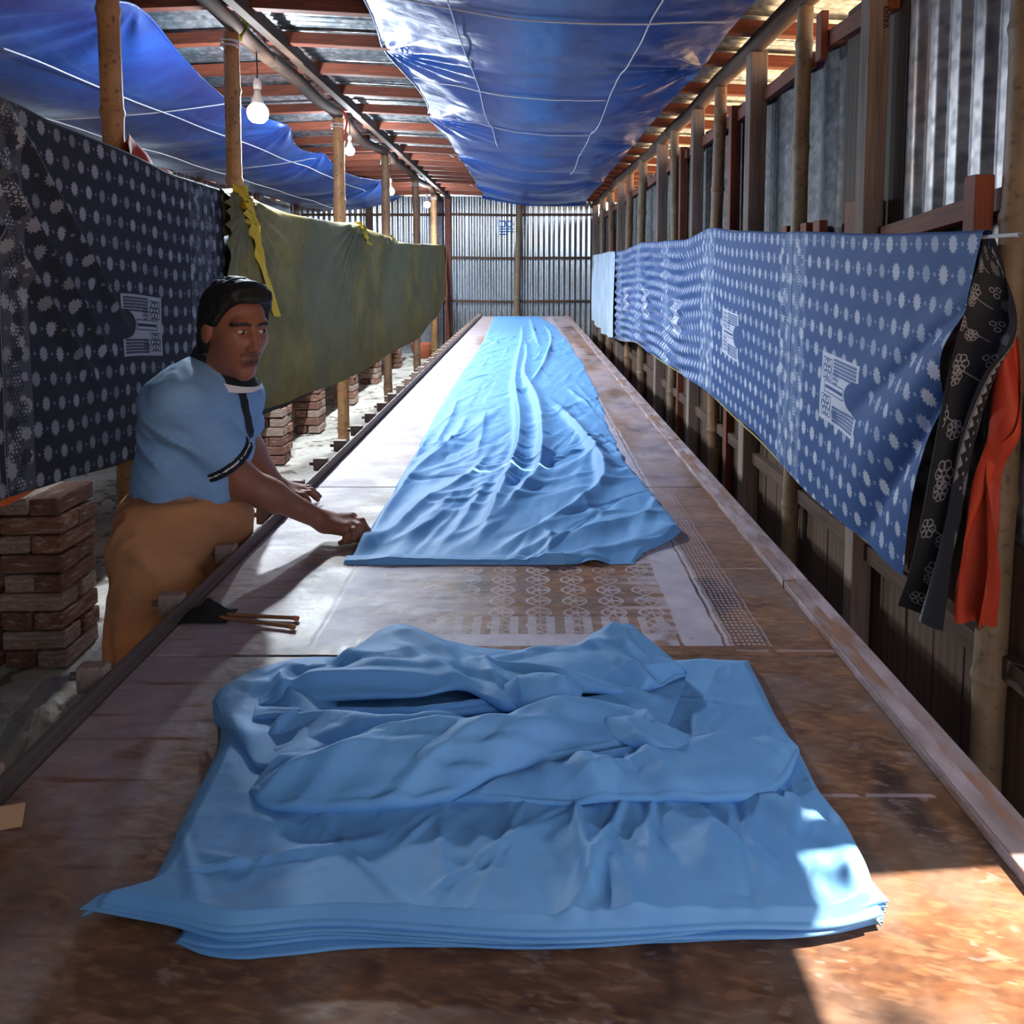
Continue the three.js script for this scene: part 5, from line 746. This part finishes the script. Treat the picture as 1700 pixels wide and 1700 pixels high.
  // polo shirt
  const cuff = [lerp(shR[0], elR[0], 0.68), lerp(shR[1], elR[1], 0.68), lerp(shR[2], elR[2], 0.68)], cuffL = [lerp(shL[0], elL[0], 0.62), lerp(shL[1], elL[1], 0.62), lerp(shL[2], elL[2], 0.62)];
  const slR = cone(shR, elR, 0.06, 0.073), slL = cone(shL, elL, 0.066, 0.07), ad = V(elR[0] - shR[0], elR[1] - shR[1], elR[2] - shR[2]).normalize(), al = V(elL[0] - shL[0], elL[1] - shL[1], elL[2] - shL[2]).normalize();
  const along = (x, y, z) => (x - cuff[0]) * ad.x + (y - cuff[1]) * ad.y + (z - cuff[2]) * ad.z, alongL = (x, y, z) => (x - cuffL[0]) * al.x + (y - cuffL[1]) * al.y + (z - cuffL[2]) * al.z;
  const drape = (x, y, z) => 0.02 * (fbm(x * 8 + y * 6, z * 8 - y * 6, 3, 411) - 0.5) + 0.028 * (ridged((x * 0.8 + y) * 9, (y - x * 0.6 + z) * 5, 413) - 0.6);
  const shirtF = (x, y, z) => {
    const body = smax(torso(x, y, z) - 0.016 - drape(x, y, z), 0.905 + 0.03 * (x + 1) + 0.012 * Math.sin(x * 26 + z * 18) - y, 0.012), sr = smax(slR(x, y, z) - 0.004 - drape(x, y, z) * 0.7, along(x, y, z), 0.004), sl = smax(slL(x, y, z) - 0.004, alongL(x, y, z), 0.006);
    let d = smin(smin(body, sr, 0.014), sl, 0.02);
    d = smax(d, -(Math.hypot(x - neckB[0] - 0.035, z - neckB[2]) - 0.058 - (y - 1.22) * 0.2 + (y < 1.2 ? 0.1 : 0)), 0.012);   // neck opening
    return d;
  };
  const shirtCol = std({ map: tex(256, 256, (u, v) => mixc([112, 152, 196], [136, 174, 212], fbm(u * 9, v * 9, 4, 421, 9, 9)), true, 0.4, 0.4), roughness: 0.8, side: THREE.DoubleSide }), navy = std({ color: 0x12131c, roughness: 0.8, side: THREE.DoubleSide }), whitec = std({ color: 0xd8d4d8, roughness: 0.8, side: THREE.DoubleSide });
  const shirt = mesh('polo_shirt', skin(shirtF, [-1.17, 0.86, -2.48], [-0.62, 1.38, -1.74], 0.0095), shirtCol, t);
  const band = (o0, o1, off) => skin((x, y, z) => { const q = along(x, y, z); return Math.max(slR(x, y, z) - 0.006 - off - drape(x, y, z) * 0.7, -(slR(x, y, z) + 0.006), q - o1, o0 - q); }, [cuff[0] - 0.14, cuff[1] - 0.1, cuff[2] - 0.14], [cuff[0] + 0.14, cuff[1] + 0.1, cuff[2] + 0.14], 0.005);
  mesh('cuff', band(-0.012, 0.016, 0.001), navy, shirt); mesh('cuff_stripe', band(-0.004, 0.003, 0.003), whitec, shirt);
  // collar: folded band standing round the neck, with its pale piping
  const collar = (y0, y1, r0, r1) => sheet(60, 6, (u, v) => { const a = u * Math.PI * 2, dx = Math.cos(a), dz = Math.sin(a), y = lerp(y0, y1, v) + 0.035 * -dx - 0.012 * Math.abs(dz) * v; return [neckB[0] + 0.03 + (lerp(r0, r1, v)) * dx * 1.02, y, neckB[2] + lerp(r0, r1, v) * dz * 1.05, u, v]; });
  mesh('collar', mergeGeometries([collar(1.305, 1.25, 0.07, 0.098), collar(1.305, 1.25, 0.07, 0.064)]), navy, shirt); mesh('collar_piping', collar(1.256, 1.246, 0.0965, 0.1005), whitec, shirt);
  mesh('placket', sheet(6, 20, (u, v) => { const y = lerp(1.225, 1.08, v), x = -0.806 + 0.0 + 0.02 * (v - 0.3) * 0, z = -2.0 + (u - 0.5) * 0.035; let xx = -0.74; for (let k = 0; k < 40 && shirtF(xx, y, z) > 0.002; k++) xx -= Math.max(0.001, shirtF(xx, y, z) * 0.8); return [xx + 0.003, y, z, u, v]; }), navy, shirt);
  // trousers
  const tw = (x, y, z) => 0.024 * (fbm(x * 7 + z * 3, y * 5, 3, 431) - 0.5) + 0.036 * (ridged(x * 7 + y * 4, (y - x * 0.8 - z) * 8, 434) - 0.6) * sstep(0.35, 0.6, y) + 0.01 * Math.sin((x + z) * 60 + y * 8) * sstep(0.75, 0.55, y);
  const trB = join(0.07, legs, cone(hipR, kneeR, 0.088, 0.085), cone(kneeR, ankR, 0.083, 0.07), cone(hipL, kneeL, 0.095, 0.085), cone(kneeL, ankL, 0.083, 0.07));
  const trF = (x, y, z) => smax(smax(trB(x, y, z) - 0.014 - tw(x, y, z), y - 0.945, 0.01), 0.1 - y, 0.006);
  mesh('trousers', skin(trF, [-1.26, 0.06, -2.4], [-0.72, 0.99, -1.66], 0.0125), std({ map: tex(256, 256, (u, v) => mixc([156, 100, 64], [202, 142, 98], fbm(u * 6, v * 6, 5, 441, 6, 6)), true, 0.5, 0.5), roughness: 0.85, side: THREE.DoubleSide }), t);
}
// ---------------------------------------------------------------- brick piers and the table they carry in the far aisle
{
  const pal = [[[122, 76, 60], [170, 126, 106]], [[104, 66, 54], [150, 112, 96]], [[136, 104, 90], [180, 158, 142]]];
  const bm = pal.map(([a, b], i) => std({ map: tex(256, 256, (u, v) => mixc(mixc(a, b, fbm(u * 6, v * 6, 5, 231 + i, 6, 6)), [200, 190, 178], sstep(0.55, 0.75, fbm(u * 4, v * 9, 4, 241 + i, 4, 9)) * 0.6), true, 1, 1), roughness: 0.95, bumpMap: grey(128, 128, (u, v) => fbm(u * 9, v * 9, 4, 251, 9, 9), 0.6, 0.6), bumpScale: 0.006 }));
  const shapes = [0, 1, 2].map((k) => { const g = new RoundedBoxGeometry(0.235, 0.068, 0.112, 2, 0.008), p = g.attributes.position; for (let i = 0; i < p.count; i++) p.setXYZ(i, p.getX(i) + 0.006 * (noise(p.getY(i) * 30 + k * 5, p.getZ(i) * 30, 261) - 0.5), p.getY(i) + 0.005 * (noise(p.getX(i) * 20 + k, p.getZ(i) * 20, 262) - 0.5), p.getZ(i) + 0.006 * (noise(p.getX(i) * 20, p.getY(i) * 20 + k, 263) - 0.5)); g.computeVertexNormals(); return g; });
  const labels = ['brick pier under the hem of the dark dotted cloth, nearest of the row', 'brick pier behind the worker under the yellow cloth', 'brick pier just beyond the worker, left of the bamboo post', 'smaller brick pier right behind the bamboo post', 'brick pier in the middle of the row under the yellow cloth', 'brick pier farther down the aisle', 'last brick pier near the far wall'];
  for (const [i, [x, z]] of [[-1.92, -2.83], [-2.05, -4.35], [-2.06, -5.78], [-2.1, -6.9], [-2.12, -8.35], [-2.15, -9.85], [-2.15, -11.5]].entries()) {
    const t = group('brick_pier'); t.position.set(x, 0, z); t.rotation.y = R(-0.05, 0.05);
    for (let c = 0; c < 9; c++) for (let k = 0; k < (i === 0 ? 6 : 2); k++) {
      const b = mesh('brick', shapes[(c + k) % 3], bm[Math.floor(rnd() * 3)], t);
      const col = Math.floor(k / 2), off = -col * 0.26;
      if (c % 2) { b.position.set(off + R(-0.008, 0.008), 0.036 + c * 0.0755, (k % 2 ? 0.06 : -0.06) + R(-0.006, 0.006)); b.rotation.y = R(-0.06, 0.06); }
      else { b.position.set(off + (k % 2 ? 0.06 : -0.06) + R(-0.006, 0.006), 0.036 + c * 0.0755, R(-0.008, 0.008)); b.rotation.y = Math.PI / 2 + R(-0.06, 0.06); }
      b.rotation.z = R(-0.02, 0.02);
    }
    tag(t, labels[i], 'pier', 'brick piers of the far table');
  }
  for (const [i, z] of [-4.35, -5.78, -8.35, -11.5].entries()) { // the other row
    const t = group('brick_pier'); t.position.set(-3.2, 0, z);
    for (let c = 0; c < 9; c++) for (let k = 0; k < 2; k++) { const b = mesh('brick', shapes[(c + k) % 3], bm[Math.floor(rnd() * 3)], t); b.position.set(c % 2 ? 0 : (k ? 0.06 : -0.06), 0.036 + c * 0.0755, c % 2 ? (k ? 0.06 : -0.06) : 0); b.rotation.y = c % 2 ? R(-0.05, 0.05) : Math.PI / 2 + R(-0.05, 0.05); }
    tag(t, ['brick pier of the inner row nearest the worker', 'brick pier of the inner row, second along', 'brick pier of the inner row, third along', 'brick pier of the inner row at the far end'][i], 'pier', 'brick piers of the far table');
  }
  const ft = group('far_table'); tag(ft, 'second long table on brick piers, mostly hidden behind the hung cloths', 'table');
  for (const [z0, z1] of [[-2.5, -5.0], [-5.01, -7.5], [-7.51, -10], [-10.01, -12.4]]) for (let k = 0; k < 5; k++) mesh('top_plank', timber([-2.12 - k * 0.31, 0.72, z0], [-2.12 - k * 0.31, 0.72, z1], 0.3, 0.035), M.redwood, ft);
}
{ // sand and broken brick heaped along the aisle
  const sandMat = std({ map: tex(512, 512, (u, v) => mixc([116, 106, 96], [176, 166, 152], fbm(u * 9, v * 9, 5, 271, 9, 9)), true, 0.6, 0.6), roughness: 1, bumpMap: grey(256, 256, (u, v) => fbm(u * 12, v * 12, 5, 272, 12, 12), 0.4, 0.4), bumpScale: 0.03 });
  const heap = (x, z, rx, rz, h, s) => sheet(48, 48, (u, v) => { const a = (u - 0.5) * 2, b = (v - 0.5) * 2, r = Math.hypot(a, b), k = Math.max(0, 1 - r * r); return [x + a * rx, -0.03 + h * k * k * (0.5 + 0.9 * fbm(a * 3 + s, b * 3, 4, 273)) + (k > 0 ? 0.025 * fbm(a * 12, b * 12, 3, s) : -0.04), z + b * rz, x + a * rx, z + b * rz]; });
  tag(mesh('sand_heap', heap(-1.5, -2.3, 0.42, 0.42, 0.22, 5), sandMat), 'heap of sandy rubble at the foot of the nearest brick pier', 'rubble', null, 'stuff');
  tag(mesh('sand_heap', heap(-1.5, -1.3, 0.65, 0.56, 0.2, 9), sandMat), 'low heap of grey earth beside the rail in front of the worker', 'rubble', null, 'stuff');
  tag(mesh('sand_heap', heap(-1.35, -5.3, 0.22, 0.8, 0.12, 12), sandMat), 'pale sand drift in the aisle behind the worker', 'rubble', null, 'stuff');
}
{ // brushes and rag on the table
  const wood = std({ color: 0x8a5a3c, roughness: 0.6 }), tip = std({ color: 0xc07a50, roughness: 0.5 });
  for (const [i, [x0, z0, x1, z1, l]] of [[-0.7, -1.612, -0.535, -1.6, 'thin brown stick lying on the table beside the rail, farther of two'], [-0.705, -1.6, -0.53, -1.56, 'thin brown stick with a copper tip lying on the table beside the rail']].entries()) {
    const t = group('stick'); mesh('shaft', pole([x0, TY + 0.009, z0], [x1, TY + 0.007, z1], 0.0045, { seg: 8, sides: 8, s: 3 + i }), wood, t); mesh('tip', pole([x1, TY + 0.007, z1], [x1 + 0.012, TY + 0.006, z1 + 0.002], 0.0055, { seg: 3, sides: 8 }), tip, t); tag(t, l, 'stick');
  }
  tag(mesh('dark_rag', sheet(40, 30, (u, v) => { const a = (u - 0.5) * 2, b = (v - 0.5) * 2, r = Math.hypot(a, b); return [-0.735 + a * 0.055, TY + 0.004 + 0.03 * Math.max(0, 1 - r) + 0.014 * ridged(a * 2 + 3, b * 2, 281) * Math.max(0, 1.2 - r), -1.615 + b * 0.035, u, v]; }), std({ color: 0x16120f, roughness: 0.9, side: THREE.DoubleSide })), 'small black rag at the ends of the sticks by the rail', 'rag');
  tag(mesh('wood_offcut', timber([-0.81, 0.789, -0.935], [-0.722, 0.772, -0.985], 0.03, 0.026), std({ color: 0xa8805e, roughness: 0.8 })), 'pale wooden offcut on the rail at the edge of the frame', 'wood');
}
tag(mesh('clay_basin', (() => { const g = new THREE.LatheGeometry([[0.001, 0.02], [0.13, 0.02], [0.19, 0.14], [0.21, 0.25], [0.225, 0.25], [0.205, 0.13], [0.14, 0.0], [0.001, 0.0]].map(([a, b]) => new THREE.Vector2(a, b)), 32); g.translate(-1.85, 0.0, -12.75); return g; })(), std({ color: 0xb8664a, roughness: 0.85, side: THREE.DoubleSide })), 'orange clay basin on the floor by the far wall', 'basin');
{ // tree in the yard that dapples the sun on the table
  const t = group('yard_tree'); tag(t, 'leafy tree outside the tin wall', 'tree');
  mesh('trunk', pole([4.4, -0.12, -1.0], [4.2, 3.6, -1.0], 0.09, { seg: 20, bend: 0.1, s: 301 }), M.darkwood, t);
  const leaf = new THREE.BufferGeometry(); leaf.setAttribute('position', new THREE.Float32BufferAttribute([0, 0, 0, 0.03, 0.004, 0.06, 0, 0, 0.14, -0.03, 0.004, 0.06], 3)); leaf.setIndex([0, 1, 2, 0, 2, 3]); leaf.setAttribute('uv', new THREE.Float32BufferAttribute([0, 0, 1, 0.5, 0, 1, 0, 0.5], 2)); leaf.computeVertexNormals();
  const n = 110, im = new THREE.InstancedMesh(leaf, std({ color: 0x4c7a2c, roughness: 0.7, side: THREE.DoubleSide }), n); im.name = 'foliage'; im.userData.kind = 'stuff'; im.castShadow = true;
  const o = new THREE.Object3D();
  for (let i = 0; i < n; i++) { const a = R(0, 6.28), r = 1.4 * Math.sqrt(rnd()); o.position.set(4.2 + Math.cos(a) * r * 0.7, 3.35 + R(-0.75, 0.75), -1.0 + Math.sin(a) * r); o.rotation.set(R(-1, 1), R(0, 6.28), R(-1, 1)); o.scale.setScalar(R(0.8, 1.5)); o.updateMatrix(); im.setMatrixAt(i, o.matrix); }
  t.add(im);
  for (const [x, z, y] of [[3.6, -1.5, 3.2], [3.7, -0.5, 3.3], [4.6, -1.6, 3.7], [4.3, -0.2, 3.8]]) mesh('branch', pole([4.22, 2.9, -1.0], [x, y, z], 0.022, { seg: 10, bend: 0.05, s: 310 + Math.round(z * 10) }), M.darkwood, t);
}
renderer.render(scene, camera);
